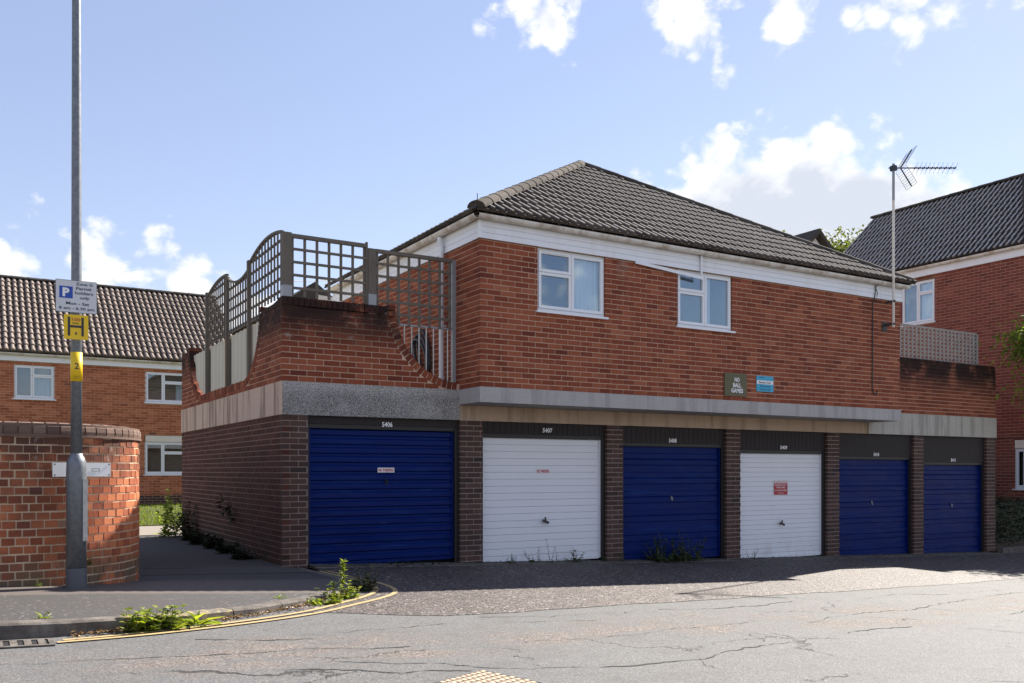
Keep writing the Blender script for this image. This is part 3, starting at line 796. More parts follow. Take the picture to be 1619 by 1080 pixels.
# ---- windows
def window(parent, P, d, n, w, h, cols, m_glass='glass', room='room', sill=True, curtain=None, setback=.035, fr=.05, sash=.042, label=None, over=.03):
    """P lower left outer corner on the wall face; cols: list of (width share, [height shares from the bottom])"""
    d = Vector((d[0], d[1], 0)).normalized(); n = Vector((n[0], n[1], 0)).normalized(); P = Vector(P) - n * setback; Z = Vector((0, 0, 1))
    win = MB()
    def pan(mb, u0, u1, a, b, front, back): mb.obox(P + d * u0 + Z * a - n * back, d * (u1 - u0), n * (front + back), Z * (b - a))
    def ring(mb, u0, u1, a, b, t, front, back, tb=None):
        tb = tb or t
        pan(mb, u0, u0 + t, a, b, front, back); pan(mb, u1 - t, u1, a, b, front, back)
        pan(mb, u0 + t, u1 - t, a, a + tb, front, back); pan(mb, u0 + t, u1 - t, b - t, b, front, back)
    ring(win, 0, w, 0, h, fr * .6, .0, .07, fr * .8)
    o = win.build('window', M['upvc'], parent, label=label)
    u = fr * .6; tot = w - fr * 1.2
    for ci, (sw, rows) in enumerate(cols):
        u1 = u + tot * sw; z = fr * .8; th = h - fr * 1.4
        for ri, rh in enumerate(rows):
            z1 = z + th * rh; mb = MB(); ring(mb, u + .003, u1 - .003, z + .003, z1 - .003, sash, .016, .05)
            mb.build('sash', M['upvc'], o)
            g = MB(); a = P + d * (u + sash) + Z * (z + sash) - n * .012; v = d * (u1 - u - 2 * sash); q = Z * (z1 - z - 2 * sash)
            g.obox(a, v, -n * .006, q); g.build('pane', M[m_glass], o)
            if len(rows) > 1 and ri == len(rows) - 1:
                vn = MB(); pan(vn, u + (u1 - u) * .15, u1 - (u1 - u) * .15, z1 - sash * .75, z1 - sash * .35, .028, -.014); vn.build('trickle_vent', M['upvc'], o)
            z = z1
        u = u1
    # room behind the glass
    rm = MB(); bk = .55
    a = P - n * .075
    rm.add([a, a + d * w, a + d * w + Z * h, a + Z * h] + [x - n * bk for x in (a, a + d * w, a + d * w + Z * h, a + Z * h)],
           [(4, 5, 6, 7), (0, 4, 7, 3), (1, 2, 6, 5), (0, 1, 5, 4), (3, 7, 6, 2)]); rm.build('interior', M[room], o)
    if curtain:
        for (u0, u1, amp, per, zb, zt) in curtain:
            mb = MB(); k = max(4, int((u1 - u0) / .012)); vs = []
            for i in range(k + 1):
                uu = u0 + (u1 - u0) * i / k; off = .07 + amp * math.sin(uu * 2 * math.pi / per) + amp * .4 * math.sin(uu * 5.3 / per)
                for zz in (zb, zt): vs.append(P + d * uu + Z * zz - n * off)
            mb.add(vs, [(2 * i, 2 * i + 2, 2 * i + 3, 2 * i + 1) for i in range(k)]); mb.build('curtain', M['curtain'], o)
    if sill:
        s2 = MB(); s2.obox(P - d * over - n * .03 - Z * .032, d * (w + 2 * over), n * (setback + .075), Z * .030); s2.build('sill', M['upvc'], o)
    return o

# =================================================================== GARAGE BLOCK WITH THE FLAT ABOVE
GX0, GX1, GY, UX0, UX1, UY = 3.375, 19.18, 11.36, 5.946, 15.02, 10.75
ZB0, ZB1, ZS0, ZP, ZW = .73, 1.16, .95, 2.25, 3.21
GYB = 17.83
A = thing('garage_block', 'red brick flat built over a row of six garages with blue and white doors', 'building', (11.2, 14.5, -1.6))
BA = Bricks()
# masses: inner body, terrace deck
mb = MB(); mb.box(GX0 + .25, GX1 - .25, GY + .22, GYB - .1, -1.95, ZB0 - .01)
mb.build('garage_body', M['void'], A)
mb = MB(); mb.box(GX0 + .21, UX0 - .002, GY + .21, GYB - .15, ZB0, ZB1 + .02); mb.box(UX1 + .002, GX1 - .21, GY + .21, GYB - .15, ZB0, ZB1 + .02)
mb.build('terrace_deck', M['concrete'], A)
# concrete bands
mb = MB(); mb.box(GX0 + .004, UX0 - .004, GY - .012, GY + .2, ZB0, ZB1); mb.build('concrete_band', M['pebbledash'], A, label='speckled grey concrete band over the first blue door')
mb = MB(); mb.box(GX0 - .012, GX0 + .002, GY - .012, GYB, ZB0, ZB1); mb.box(GX0 + .004, GX0 + .2, GY + .202, GYB, ZB0, ZB1); mb.build('concrete_band', M['concrete_pink'], A, label='pinkish streaked concrete band along the alley side')
mb = MB(); mb.box(14.90, GX1 + .012, GY - .012, GY + .2, ZB0, ZB1); mb.build('concrete_band', M['concrete'], A, label='grey concrete band over the last two blue doors')
mb = MB(); mb.box(UX0 + .0, 9.2, GY + .01, GY + .2, ZB0, ZS0 - .004); mb.box(9.206, 14.895, GY + .01, GY + .2, ZB0, ZS0 - .004); mb.build('concrete_beam', M['concrete_tan'], A)
mb = MB(); mb.box(UX0 - .014, UX1 + .014, UY - .014, 16.6, ZS0, ZB1 + .002); mb.build('floor_slab', M['concrete_slab'], A)

# ground floor: dark side wall and piers
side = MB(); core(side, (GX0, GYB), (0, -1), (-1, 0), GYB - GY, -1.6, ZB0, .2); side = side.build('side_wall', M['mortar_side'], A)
OPEN = [(3.722, 5.954), (6.325, 8.575), (8.895, 11.145), (11.48, 13.73), (14.069, 16.32), (16.64, 18.84)]
DTOP = [.566, .496, .404, .32, .228, .13]; DBOT = [-1.245, -1.37, -1.465, -1.565, -1.65, -1.735]
PIER = [(GX0, OPEN[0][0])] + [(OPEN[i][1], OPEN[i + 1][0]) for i in range(5)] + [(OPEN[5][1], GX1)]
NC = 33; Z0 = ZB0 - NC * .075
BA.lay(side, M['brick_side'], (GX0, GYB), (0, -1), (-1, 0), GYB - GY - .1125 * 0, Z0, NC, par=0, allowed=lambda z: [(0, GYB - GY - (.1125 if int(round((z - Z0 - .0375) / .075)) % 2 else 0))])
for i, (a, b) in enumerate(PIER):
    dp = .2
    mb = MB(); mb.box(a + (.03 if i == 0 else .006), b - .006, GY + .006, GY + .35, Z0, ZB0); pier = mb.build('pier', M['mortar_grey'], A)
    w = b - a
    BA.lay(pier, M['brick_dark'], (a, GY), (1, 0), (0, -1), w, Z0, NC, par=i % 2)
    # reveal faces of the openings
    for (x, n_, y0, dd) in ((a, (-1, 0), GY + .30, (0, -1)), (b, (1, 0), GY + .1025, (0, 1))):
        if i == 0 and x == a: continue
        if i > 0 and x == a: BA.lay(pier, M['brick_dark'], (x + .001, GY + .31), (0, -1), (-1, 0), .2, Z0, NC, par=1, depth=.05)

# first floor walls
WIN = [(6.877, 8.078, 2.295, 3.195), (9.491, 10.677, 2.295, 3.195)]
fw = MB(); core(fw, (UX0, UY), (1, 0), (0, -1), UX1 - UX0, ZB1, ZW + .2, .25, [(a - UX0, b - UX0, c, e) for a, b, c, e in WIN], i0=.03); fw = fw.build('front_wall', M['mortar_pink'], A)
ncu = 28
def front_allowed(z):
    iv = [(0, UX1 - UX0)]
    for a, b, c, e in WIN:
        if c - .03 < z < e + .05:
            a, b = a - UX0, b - UX0; out = []
            for (p, q) in iv:
                if a > p: out.append((p, min(q, a)))
                if b < q: out.append((max(p, b), q))
            iv = out
    c = int(round((z - ZB1 - .0375) / .075))
    if c % 2: iv[0] = (.1125, iv[0][1])
    return iv
BA.lay(fw, M['brick_red'], (UX0, UY), (1, 0), (0, -1), UX1 - UX0, ZB1, ncu, par=0, allowed=front_allowed)
lw = MB(); core(lw, (UX0, 16.55), (0, -1), (-1, 0), 16.55 - UY, ZB1, ZW + .2, .25); lw = lw.build('flank_wall', M['mortar_pink'], A)
LL = 16.55 - UY
BA.lay(lw, M['brick_red'], (UX0, 16.55), (0, -1), (-1, 0), LL, ZB1, ncu, par=1, allowed=lambda z: [(0, LL - (0 if int(round((z - ZB1 - .0375) / .075)) % 2 else .1125))])
mb = MB(); mb.box(UX1 - .25, UX1 - .006, UY + .25, 16.5, ZB1, ZW + .2); mb.box(UX0 + .25, UX1 - .25, 16.3, 16.5, ZB1, ZW + .2); rw = mb.build('rear_wall', M['mortar_pink'], A)
BA.lay(rw, M['brick_red'], (UX1, UY + .1), (0, 1), (1, 0), 5.6, ZB1, ncu)

# parapets: left front with its swept end
RC = 1.03; CXc, CZc = 5.98, 2.28
def par_poly(rr, zt):
    pts = [(GX0 + .006, ZB1), (GX0 + .006, zt)]
    for k in range(17):
        t = math.pi / 2 * k / 16
        x, z = CXc - rr * math.cos(t), CZc - rr * math.sin(t)
        if z <= zt and x < UX0 - .002: pts.append((x, z))
    pts += [(UX0 - .002, pts[-1][1]), (UX0 - .002, ZB1)]
    return pts
pp = MB(); pp.prism([(x, GY + .006, z) for x, z in par_poly(RC + .01, ZP - .105)], (0, .205, 0)); pl = pp.build('parapet_wall', M['mortar_parapet'], A)
def par_allowed(z):
    c = int(round((z - ZB1 - .0375) / .075)); x1 = UX0 - GX0
    if z > CZc - RC - .11:
        x1 = min(x1, CXc - math.sqrt(max(0, (RC + .115) ** 2 - (CZc - z) ** 2)) - GX0)
    return [(.1125 if c % 2 else 0, x1)]
BA.lay(pl, M['brick_parapet'], (GX0, GY), (1, 0), (0, -1), UX0 - GX0, ZB1, 13, par=0, allowed=par_allowed)
def edge_brick(parent, c, rad, tan, n, ln=.105, w=.066, dp=.215, t=None):
    mb = MB(); c, rad, tan, n = Vector(c), Vector(rad), Vector(tan), Vector(n)
    mb.obox(c - tan * w / 2 + n * .003, tan * w, rad * ln, -n * dp, 0.); o = mb.build('edging_brick', M['brick_parapet'], parent); o.color = (rnd.random() if t is None else t, 0, 0, 1)
for k in range(21):
    t = (k + .5) / 21 * math.pi / 2; rv = (-math.cos(t), 0, -math.sin(t)); tv = (-math.sin(t), 0, math.cos(t))
    x = CXc - RC * math.cos(t)
    if x > UX0 - .04: continue
    edge_brick(pl, (CXc - RC * math.cos(t), GY, CZc - RC * math.sin(t)), rv, tv, (0, -1, 0))
x = GX0 + .036
while x < CXc - RC - .145:
    edge_brick(pl, (x, GY, ZP - .105), (0, 0, 1), (1, 0, 0), (0, -1, 0)); x += .075
# parapet along the alley with a wide swept opening
SY0, SY1, SR, SZ = 12.42, 17.08, .95, 2.27; SB = SZ - SR
def side_outline(rr, zt):
    pts = [(GY + .21, ZB1), (GY + .21, zt)]
    for k in range(13):
        t = math.pi / 2 * k / 12; y, z = SY0 + SR - rr * math.cos(t), SZ - rr * math.sin(t)
        if z <= zt: pts.append((y, z))
    for k in range(12, -1, -1):
        t = math.pi / 2 * k / 12; y, z = SY1 - SR + rr * math.cos(t), SZ - rr * math.sin(t)
        if z <= zt: pts.append((y, z))
    pts += [(GYB, zt), (GYB, ZB1)]; return pts
sp = MB(); sp.prism([(GX0 + .006, y, z) for y, z in side_outline(SR + .01, ZP - .02)], (.2, 0, 0)); ps = sp.build('parapet_wall', M['mortar_parapet'], A)
def side_allowed(z):
    L_ = GYB - GY; c = int(round((z - ZB1 - .0375) / .075)); e = L_ - (0 if c % 2 else .1125)
    if z < SB - .11: return [(0, e)]
    k = math.sqrt(max(0, (SR + .115) ** 2 - (SZ - z) ** 2))
    ya, yb = SY0 + SR - k, SY1 - SR + k
    return [(0, GYB - yb), (GYB - ya, e)]
BA.lay(ps, M['brick_parapet'], (GX0, GYB), (0, -1), (-1, 0), GYB - GY, ZB1, 14, par=1, allowed=side_allowed)
for sgn, yc in ((-1, SY0 + SR), (1, SY1 - SR)):
    for k in range(19):
        t = (k + .5) / 19 * math.pi / 2
        edge_brick(ps, (GX0, yc + sgn * SR * math.cos(t), SZ - SR * math.sin(t)), (0, sgn * math.cos(t), -math.sin(t)), (0, -sgn * math.sin(t), -math.cos(t)), (-1, 0, 0))
y = SY0 + SR + .04
while y < SY1 - SR - .02:
    edge_brick(ps, (GX0, y, SB), (0, 0, -1), (0, 1, 0), (-1, 0, 0)); y += .075
# right parapet
pr = MB(); core(pr, (UX1, GY), (1, 0), (0, -1), GX1 - UX1, ZB1, ZP, .2); pr = pr.build('parapet_wall', M['mortar_parapet'], A)
BA.lay(pr, M['brick_parapet'], (UX1, GY), (1, 0), (0, -1), GX1 - UX1, ZB1, 14, par=1)
x = UX1 + .04
while x < GX1: edge_brick(pr, (x, GY, ZP - .035), (0, 0, 1), (1, 0, 0), (0, -1, 0), ln=.07); x += .075
for k in BA.items:                                        # behind the trellis or under the slab
    pass
BA.emit(300)

# eaves: boards, gutters, roof
ZE = 3.42
for k in range(3):
    z0 = ZW - .012 + k * .082
    mb = MB(); mb.box(UX0 - .034, UX1 + .03, UY - .034, UY - .010, z0, z0 + .078); mb.build('fascia_board', M['fascia'], A)
    mb = MB(); mb.box(UX0 - .034, UX0 - .010, UY - .008, 16.58, z0, z0 + .078); mb.build('fascia_board', M['fascia'], A)
mb = MB(); mb.box(UX0 - .05, UX0 - .008, UY - .05, UY - .008, ZW - .016, ZE + .02); mb.build('corner_trim', M['upvc'], A)
mb = MB(); mb.box(UX0 - .03, UX1 + .03, UY - .03, 16.6, ZE + .015, ZE + .06); mb.build('soffit', M['upvc_old'], A)
def half_gutter(p, q, rad, name, parent, m):
    p, q = Vector(p), Vector(q); d = (q - p).normalized(); sd_ = d.cross(Vector((0, 0, 1))).normalized(); vs = []
    for pt in (p, q):
        for rr in (rad, rad - .006):
            for t in range(9):
                th = math.pi + math.pi * t / 8; vs.append(pt + sd_ * math.cos(th) * rr + Vector((0, 0, math.sin(th) * rr)))
    fs = []
    for t in range(8): fs += [(t, t + 1, 18 + t + 1, 18 + t), (9 + t, 27 + t, 27 + t + 1, 9 + t + 1)]
    fs += [(0, 18, 27, 9), (8, 17, 35, 26)] + [(t, 9 + t, 10 + t, t + 1) for t in range(8)] + [(18 + t, 19 + t, 28 + t, 27 + t) for t in range(8)]
    mb = MB(); mb.add(vs, fs); return mb.build(name, m, parent, smooth=False)
GZ = 3.495; GR = .062
half_gutter((UX0 - .10, UY - .10, GZ), (UX1 + .10, UY - .10, GZ), GR, 'gutter', A, M['gutter'])
half_gutter((UX0 - .10, 16.6, GZ), (UX0 - .10, UY - .10, GZ), GR, 'gutter', A, M['gutter'])
for k in range(10):
    x = UX0 + .35 + k * .93; mb = MB()
    pts = [(x, UY - .10 - math.cos(math.pi * t / 8) * (GR + .004), GZ - math.sin(math.pi * t / 8) * (GR + .004)) for t in range(9)]
    for a, b in zip(pts[:-1], pts[1:]): mb.bar(a, b, .03, .008, (1, 0, 0) if False else (0, .3, 1))
    mb.build('gutter_bracket', M['gutter'], A)
for k in range(6):
    y = UY + .3 + k * .93; mb = MB()
    pts = [(UX0 - .10 - math.cos(math.pi * t / 8) * (GR + .004), y, GZ - math.sin(math.pi * t / 8) * (GR + .004)) for t in range(9)]
    for a, b in zip(pts[:-1], pts[1:]): mb.bar(a, b, .03, .008, (.3, 0, 1))
    mb.build('gutter_bracket', M['gutter'], A)
mb = MB(); py = 11.80; px_ = UX0 - .075
mb.tube([(UX0 - .10, py, GZ - GR - .005), (UX0 - .10, py, GZ - .13), (px_, py, GZ - .2), (px_, py, 1.28)], .036, 10)
for z in (3.05, 2.1): mb.lathe((px_, py, z), [(.042, 0), (.042, .05)], 10)
mb.lathe((px_, py, 1.3), [(.045, 0), (.045, .09)], 10); mb.box(px_, UX0 - .003, py - .02, py + .02, 2.12, 2.15)
mb.build('downpipe', M['upvc'], A, smooth=False)

EX0, EX1, EY = UX0 - .15, UX1 + .16, UY - .15; ZEV = 3.53; AP = Vector((10.46, 14.75, 6.13)); RE = 16.7
def deck():
    mb = MB(); o = Vector((0, 0, -.03))
    a, b, c = Vector((EX0, EY, ZEV)), Vector((EX1, EY, ZEV)), AP; d = Vector((AP.x, RE, AP.z)); e = Vector((EX1, RE, ZEV)); f = Vector((EX0, RE, ZEV))
    mb.add([x + o for x in (a, b, c, d, e, f)], [(0, 1, 2), (1, 4, 3, 2), (0, 2, 3, 5), (5, 3, 4), (0, 5, 4, 1)])
    return mb.build('roof', M['cap_dark'], A)
roofA = deck()
gA = .345; wA = .30; sl = Vector((0, AP.y - EY, AP.z - ZEV)); slen = sl.length; ny = int(slen / gA) + 1
xl = lambda t: EX0 + (AP.x - EX0) * min(1, t); xr_ = lambda t: EX1 - (EX1 - AP.x) * min(1, t)
def kA(i, j):
    t1 = (j + 1.1) * gA / slen; x0 = EX0 + i * wA
    return t1 <= 1 and x0 >= xl(t1) and x0 + wA <= xr_(t1)
def cA(i, j):
    t0 = j * gA / slen; x0 = EX0 + i * wA
    return t0 < 1 and x0 + wA > xl(t0) and x0 < xr_(t0)
hipL = Vector((AP.x - EX0, AP.y - EY, 0)); hipR = Vector((AP.x - EX1, AP.y - EY, 0))
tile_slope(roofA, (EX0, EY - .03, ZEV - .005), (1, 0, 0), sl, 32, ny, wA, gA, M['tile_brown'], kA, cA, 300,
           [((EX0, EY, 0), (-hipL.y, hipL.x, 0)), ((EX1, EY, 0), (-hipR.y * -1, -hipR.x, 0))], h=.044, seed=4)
# flank slopes, seen from the side only: joined courses
for sgn, ex in ((-1, EX0), (1, EX1)):
    s2 = Vector((AP.x - ex, 0, AP.z - ZEV)); L2 = s2.length; r2 = Vector((0, -1, 0)) if sgn < 0 else Vector((0, 1, 0)); E2 = (ex, RE, ZEV) if sgn < 0 else (ex, EY, ZEV)
    no = (hipL.y, -hipL.x, 0) if sgn < 0 else (hipR.y * -1, hipR.x, 0)
    def c2(i, j, L2=L2, sgn=sgn):
        t0 = j * gA / L2; yy = (RE - i * wA) if sgn < 0 else EY + i * wA
        return t0 < 1 and ((yy > EY + (AP.y - EY) * t0) if sgn < 0 else (yy + wA > EY + (AP.y - EY) * t0 and yy < RE))
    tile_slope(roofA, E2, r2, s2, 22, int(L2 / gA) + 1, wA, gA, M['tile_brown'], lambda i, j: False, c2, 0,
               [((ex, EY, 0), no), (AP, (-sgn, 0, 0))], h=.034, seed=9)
off = Vector((0, 0, .035))
caps(roofA, Vector((EX0 + .02, EY + .02, ZEV)) + off, AP + off, .125, .40, M['cap_pale'], 'hip_tile')
caps(roofA, Vector((EX1 - .02, EY + .02, ZEV)) + off, AP + off, .115, .40, M['cap_dark'], 'hip_tile')
caps(roofA, AP + off, Vector((AP.x, RE, AP.z)) + off, .12, .42, M['cap_pale'], 'ridge_tile')
mb = MB(); mb.bar((EX0 + .02, EY + .0, ZEV + .02), (EX0 + .02, EY + .0, ZEV + .22), .012, .006, (1, 0, 0)); mb.bar((EX0 - .05, EY + .05, ZEV + .03), (EX0 + .17, EY + .02, ZEV + .06), .10, .05)
mb.build('hip_iron', M['iron'], roofA)

# windows of the flat
def flatwin(i, cur, room):
    a, b, c, e = WIN[i]
    return window(A, (a, UY, c), (1, 0), (0, -1), b - a, e - c, [(.5, [.63, .37]), (.5, [1.])], curtain=cur, room=room)
flatwin(0, [(.68, 1.15, .02, .085, .06, .84)], 'room'); flatwin(1, [(.62, .80, .012, .06, .06, .86)], 'room_pale')
# loose soffit bead hanging across the second window
mb = MB(); mb.bar((8.62, UY - .036, ZW - .022), (9.98, UY - .075, ZW - .135), .012, .05); mb.build('loose_trim', M['upvc'], A)
mb = MB(); mb.bar((9.94, UY - .06, ZE + .02), (9.94, UY - .06, ZW - .10), .022, .03, (1, 0, 0)); mb.build('trim_stay', M['upvc'], A)
mb = MB(); mb.box(9.925, 9.955, UY - .07, UY - .048, ZE - .07, ZE + .03); mb.build('stay_bracket', M['iron'], A)

# garage doors
def door(i):
    a, b = OPEN[i]; zt, zb = DTOP[i], DBOT[i]; y = GY + .13; blue = i in (0, 2, 4, 5)
    x0, x1 = a + .035, b - .06
    prof = []; H = zt - zb
    if i == 0: pit, dep = H / 15, .020
    elif not blue: pit, dep = H / (18 if i == 1 else 22), .011
    else: pit, dep = H / 18, .010
    k = int(round(H / pit))
    for q in range(k):
        z0 = zb + q * pit
        if i == 0: prof += [(0, z0), (0, z0 + pit * .22), (-dep, z0 + pit * .36), (-dep, z0 + pit * .86), (0, z0 + pit)]
        elif not blue: prof += [(-.0, z0), (-dep, z0 + pit * .10), (-dep * .6, z0 + pit * .93), (0, z0 + pit)]
        else:
            if q % 3 == 2: prof += [(0, z0), (0, z0 + pit)]
            else: prof += [(0, z0), (-dep, z0 + pit * .14), (-dep, z0 + pit * .86), (0, z0 + pit)]
    cl = [prof[0]]
    for p in prof[1:]:
        if abs(p[0] - cl[-1][0]) + abs(p[1] - cl[-1][1]) > 1e-5: cl.append(p)
    mb = MB(); vs = []; nseg = 8; rr = random.Random(i)
    dent = [(rr.uniform(x0, x1), rr.uniform(zb, zt), rr.uniform(.2, .5), rr.uniform(-.008, .008)) for _ in range(7)]
    for (dy, z) in cl:
        for s_ in range(nseg + 1):
            x = x0 + (x1 - x0) * s_ / nseg
            w = sum(am * math.exp(-((x - dx) ** 2 + (z - dz) ** 2) / (r_ * r_)) for dx, dz, r_, am in dent) if i == 0 else 0
            vs.append((x, y + dy + w, z))
    n = nseg + 1
    mb.add(vs, [(r * n + s_, r * n + s_ + 1, (r + 1) * n + s_ + 1, (r + 1) * n + s_) for r in range(len(cl) - 1) for s_ in range(nseg)])
    lab = ['dented blue door of boldly ribbed steel under number 5406', 'white slatted door under number 5407', 'blue door with tall weeds under number 5408', 'white slatted door with a red notice under number 5409', 'scratched blue door under number 5410', 'blue door under number 5411 at the far end'][i]
    o = mb.build('garage_door', M['blue_paint' if blue else 'white_paint'], A, label=lab)
    m2 = 'blue_paint' if blue else 'white_paint'
    mb = MB(); mb.box(x0 - .002, x0 + .028, y - .03, y - .001, zb, zt); mb.box(x1 - .028, x1 + .002, y - .03, y - .001, zb, zt); mb.box(x0 + .03, x1 - .03, y - .024, y + .01, zb - .012, zb + .03) ; mb.build('door_edge', M[m2], o)
    fr = MB(); fr.box(a + .001, a + .033, GY + .06, GY + .2, zb - .12, zt + .055); fr.box(b - .058, b - .002, GY + .06, GY + .2, zb - .12, zt + .055); fr.box(a + .035, b - .06, GY + .07, GY + .2, zt + .004, zt + .055)
    fr.build('door_frame', M['black_paint'], o)
    # header panel of dark boards with the number
    hp = MB(); hp.box(a + .002, b - .002, GY + .075, GY + .2, zt + .057, ZB0 - .002); hd = hp.build('header_panel', M['dark_wood'], A)
    if i in (1, 2, 3):
        k = int((b - a - .01) / .1)
        for q in range(k):
            bb = MB(); w = (b - a - .01) / k; bb.box(a + .005 + q * w + .003, a + .005 + (q + 1) * w - .003, GY + .06, GY + .0745, zt + .06, ZB0 - .004); bb.build('board', M['dark_wood'], hd)
    else:
        bb = MB(); bb.box(a + .006, b - .006, GY + .06, GY + .0745, zt + .06, ZB0 - .004); bb.build('board', M['dark_wood'], hd)
    nx = [4.855, 7.485, 9.98, 12.62, 15.22, 17.73][i]; nz = [.632, .615, .56, .49, .39, .32][i] if i else .632
    nz = zt + [.075, .125, .105, .11, .10, .105][i]
    lettering('54%02d' % (6 + i), (nx, GY + .0575, nz), (1, 0, 0), (0, 0, 1), [.155, .175, .165, .18, .165, .165][i], .070, M['sign_white'], hd, 'number', .03)
    hx, hz = [(4.86, -.14), (7.46, -.76), (10.0, -.45), (12.60, -.95), (15.15, -.62), (17.75, -.72)][i]
    hb = MB()
    if blue:
        hb.box(hx - .035, hx + .035, y - .036, y - .012, hz - .035, hz + .035) if i == 9 else None
        hb.box(hx - .014, hx - .004, y - .03, y - .010, hz - .035, hz + .035); hb.box(hx + .012, hx + .022, y - .028, y - .010, hz - .045, hz + .02)
        hb.build('handle', M['black_paint' if i == 0 else 'metal_grey'], o)
    else:
        hb.tube([(hx, y, hz), (hx, y - .05, hz)], .014, 8); hb.box(hx - .01, hx + .01, y - .06, y - .045, hz - .005, hz + .06); hb.bar((hx - .045, y - .055, hz + .012), (hx + .055, y - .055, hz - .03), .022, .035)
        hb.build('handle', M['rubber'], o)
    return o
DOORS = [door(i) for i in range(6)]

# =================================================================== SIGNS ON THE BLOCK
def plate_sign(name, label, cat, c, w, h, y, m, th=.02, group=None):
    mb = MB(); mb.box(c[0] - w / 2, c[0] + w / 2, y - th, y, c[1] - h / 2, c[1] + h / 2); o = mb.build(name, m, None); return tag(o, label, cat, group)
o = plate_sign('no_ball_games_sign', 'olive square NO BALL GAMES board low on the red brick wall', 'sign', (10.735, 1.42), .50, .375, UY - .002, M['olive'])
yy = UY - .0245
for t, dz, w in (('NO', .085, .115), ('BALL', -.005, .185), ('GAMES', -.095, .27)): lettering(t, (10.76, yy, 1.42 + dz), (1, 0, 0), (0, 0, 1), w, .072, M['sign_white'], o, bold=.035)
o = plate_sign('permit_notice', 'small light blue permit holders notice right of the olive board', 'sign', (11.42, 1.47), .40, .262, UY - .002, M['cyan'], .008)
mb = MB(); mb.box(11.225, 11.615, UY - .0125, UY - .0102, 1.463, 1.525); mb.build('white_band', M['sign_white'], o)
yy = UY - .0145
lettering('Bennett Court', (11.42, yy, 1.494), (1, 0, 0), (0, 0, 1), .28, .036, M['ink'], o); yy = UY - .012
lettering('5541 permit', (11.42, yy, 1.425), (1, 0, 0), (0, 0, 1), .24, .04, M['teal_ink'], o); lettering('holders only', (11.42, yy, 1.372), (1, 0, 0), (0, 0, 1), .25, .038, M['teal_ink'], o)
mb = MB(); mb.box(11.285, 11.395, yy - .0005, yy + .0005, 1.572, 1.582); mb.build('print_line', M['teal_ink'], o)
dy = GY + .13
o = plate_sign('no_parking_sign', 'white NO PARKING strip with red letters on the ribbed blue door', 'sign', (4.855, .015), .245, .065, dy - .024, M['sign_white'], .006, 'no parking signs')
lettering('NO PARKING', (4.855, dy - .0315, .015), (1, 0, 0), (0, 0, 1), .225, .046, M['red_sign'], o, bold=.035)
o = plate_sign('no_parking_sign', 'NO PARKING strip of red letters on the white slatted door', 'sign', (7.44, .0), .225, .058, dy - .013, M['sign_white'], .004, 'no parking signs')
lettering('NO PARKING', (7.44, dy - .018, .0), (1, 0, 0), (0, 0, 1), .22, .054, M['red_sign'], o, bold=.04)
o = plate_sign('polite_notice', 'red POLITE NOTICE sticker on the second white garage door', 'sign', (12.60, -.30), .36, .265, dy - .013, M['sign_white'], .004)
mb = MB(); mb.box(12.425, 12.775, dy - .0195, dy - .0175, -.43, -.22); mb.build('red_field', M['red_sign'], o)
lettering('POLITE NOTICE', (12.60, dy - .0185, -.192), (1, 0, 0), (0, 0, 1), .33, .036, M['red_sign'], o)
for t, z, w, h in (('PLEASE DO NOT', -.253, .30, .030), ('PARK HERE', -.298, .22, .030), ('ACCESS REQUIRED', -.352, .31, .030), ('THANK YOU', -.40, .15, .018)):
    lettering(t, (12.60, dy - .021, z), (1, 0, 0), (0, 0, 1), w, h, M['sign_white'], o)

# =================================================================== TRELLIS FENCES
def curve_top(y, y0, y1, a, b, bulge): t = (y - y0) / (y1 - y0); return a + (b - a) * t + bulge * 4 * t * (1 - t)
tf = thing('trellis_fence', 'grey timber trellis fence with arched tops round the left terrace', 'fence', (3.6, 13, ZB1))
post = lambda x0, x1, y0, y1, z0, z1, m='timber', lab=None, nm='post': MB().box(x0, x1, y0, y1, z0, z1).build(nm, M[m], tf, label=lab)
TY = GY + .06; TX = GX0 + .035
post(GX0 + .02, GX0 + .135, GY + .015, GY + .125, 2.26, 3.085); post(GX0 + .018, GX0 + .137, GY + .010, GY + .127, 2.255, 2.40, 'metal_grey', None, 'post_sleeve')
post(4.565, 4.675, GY + .015, GY + .125, 2.10, 3.02); post(4.563, 4.677, GY + .010, GY + .127, 2.20, 2.40, 'metal_grey', None, 'post_sleeve'); post(4.535, 4.562, GY + .03, GY + .07, 2.25, 3.10)
for y, m in ((13.08, 'timber'), (14.38, 'timber'), (15.81, 'timber')):
    post(TX - .028, TX + .022, y - .045, y + .045, SZ - math.sqrt(max(0, SR ** 2 - max(0, SY0 + SR - y, y - SY1 + SR) ** 2)) + .004, 3.05)
post(TX - .033, TX - .0285, 14.34, 14.42, 1.33, 2.13, 'timber_brown', 'brown stained lower face of the middle post', 'post_face')
def slat(p, q, w=.032, h=.016, up=(0, 0, 1), name='lattice_slat'): MB().bar(p, q, w, h, up).build(name, M['timber'], tf)
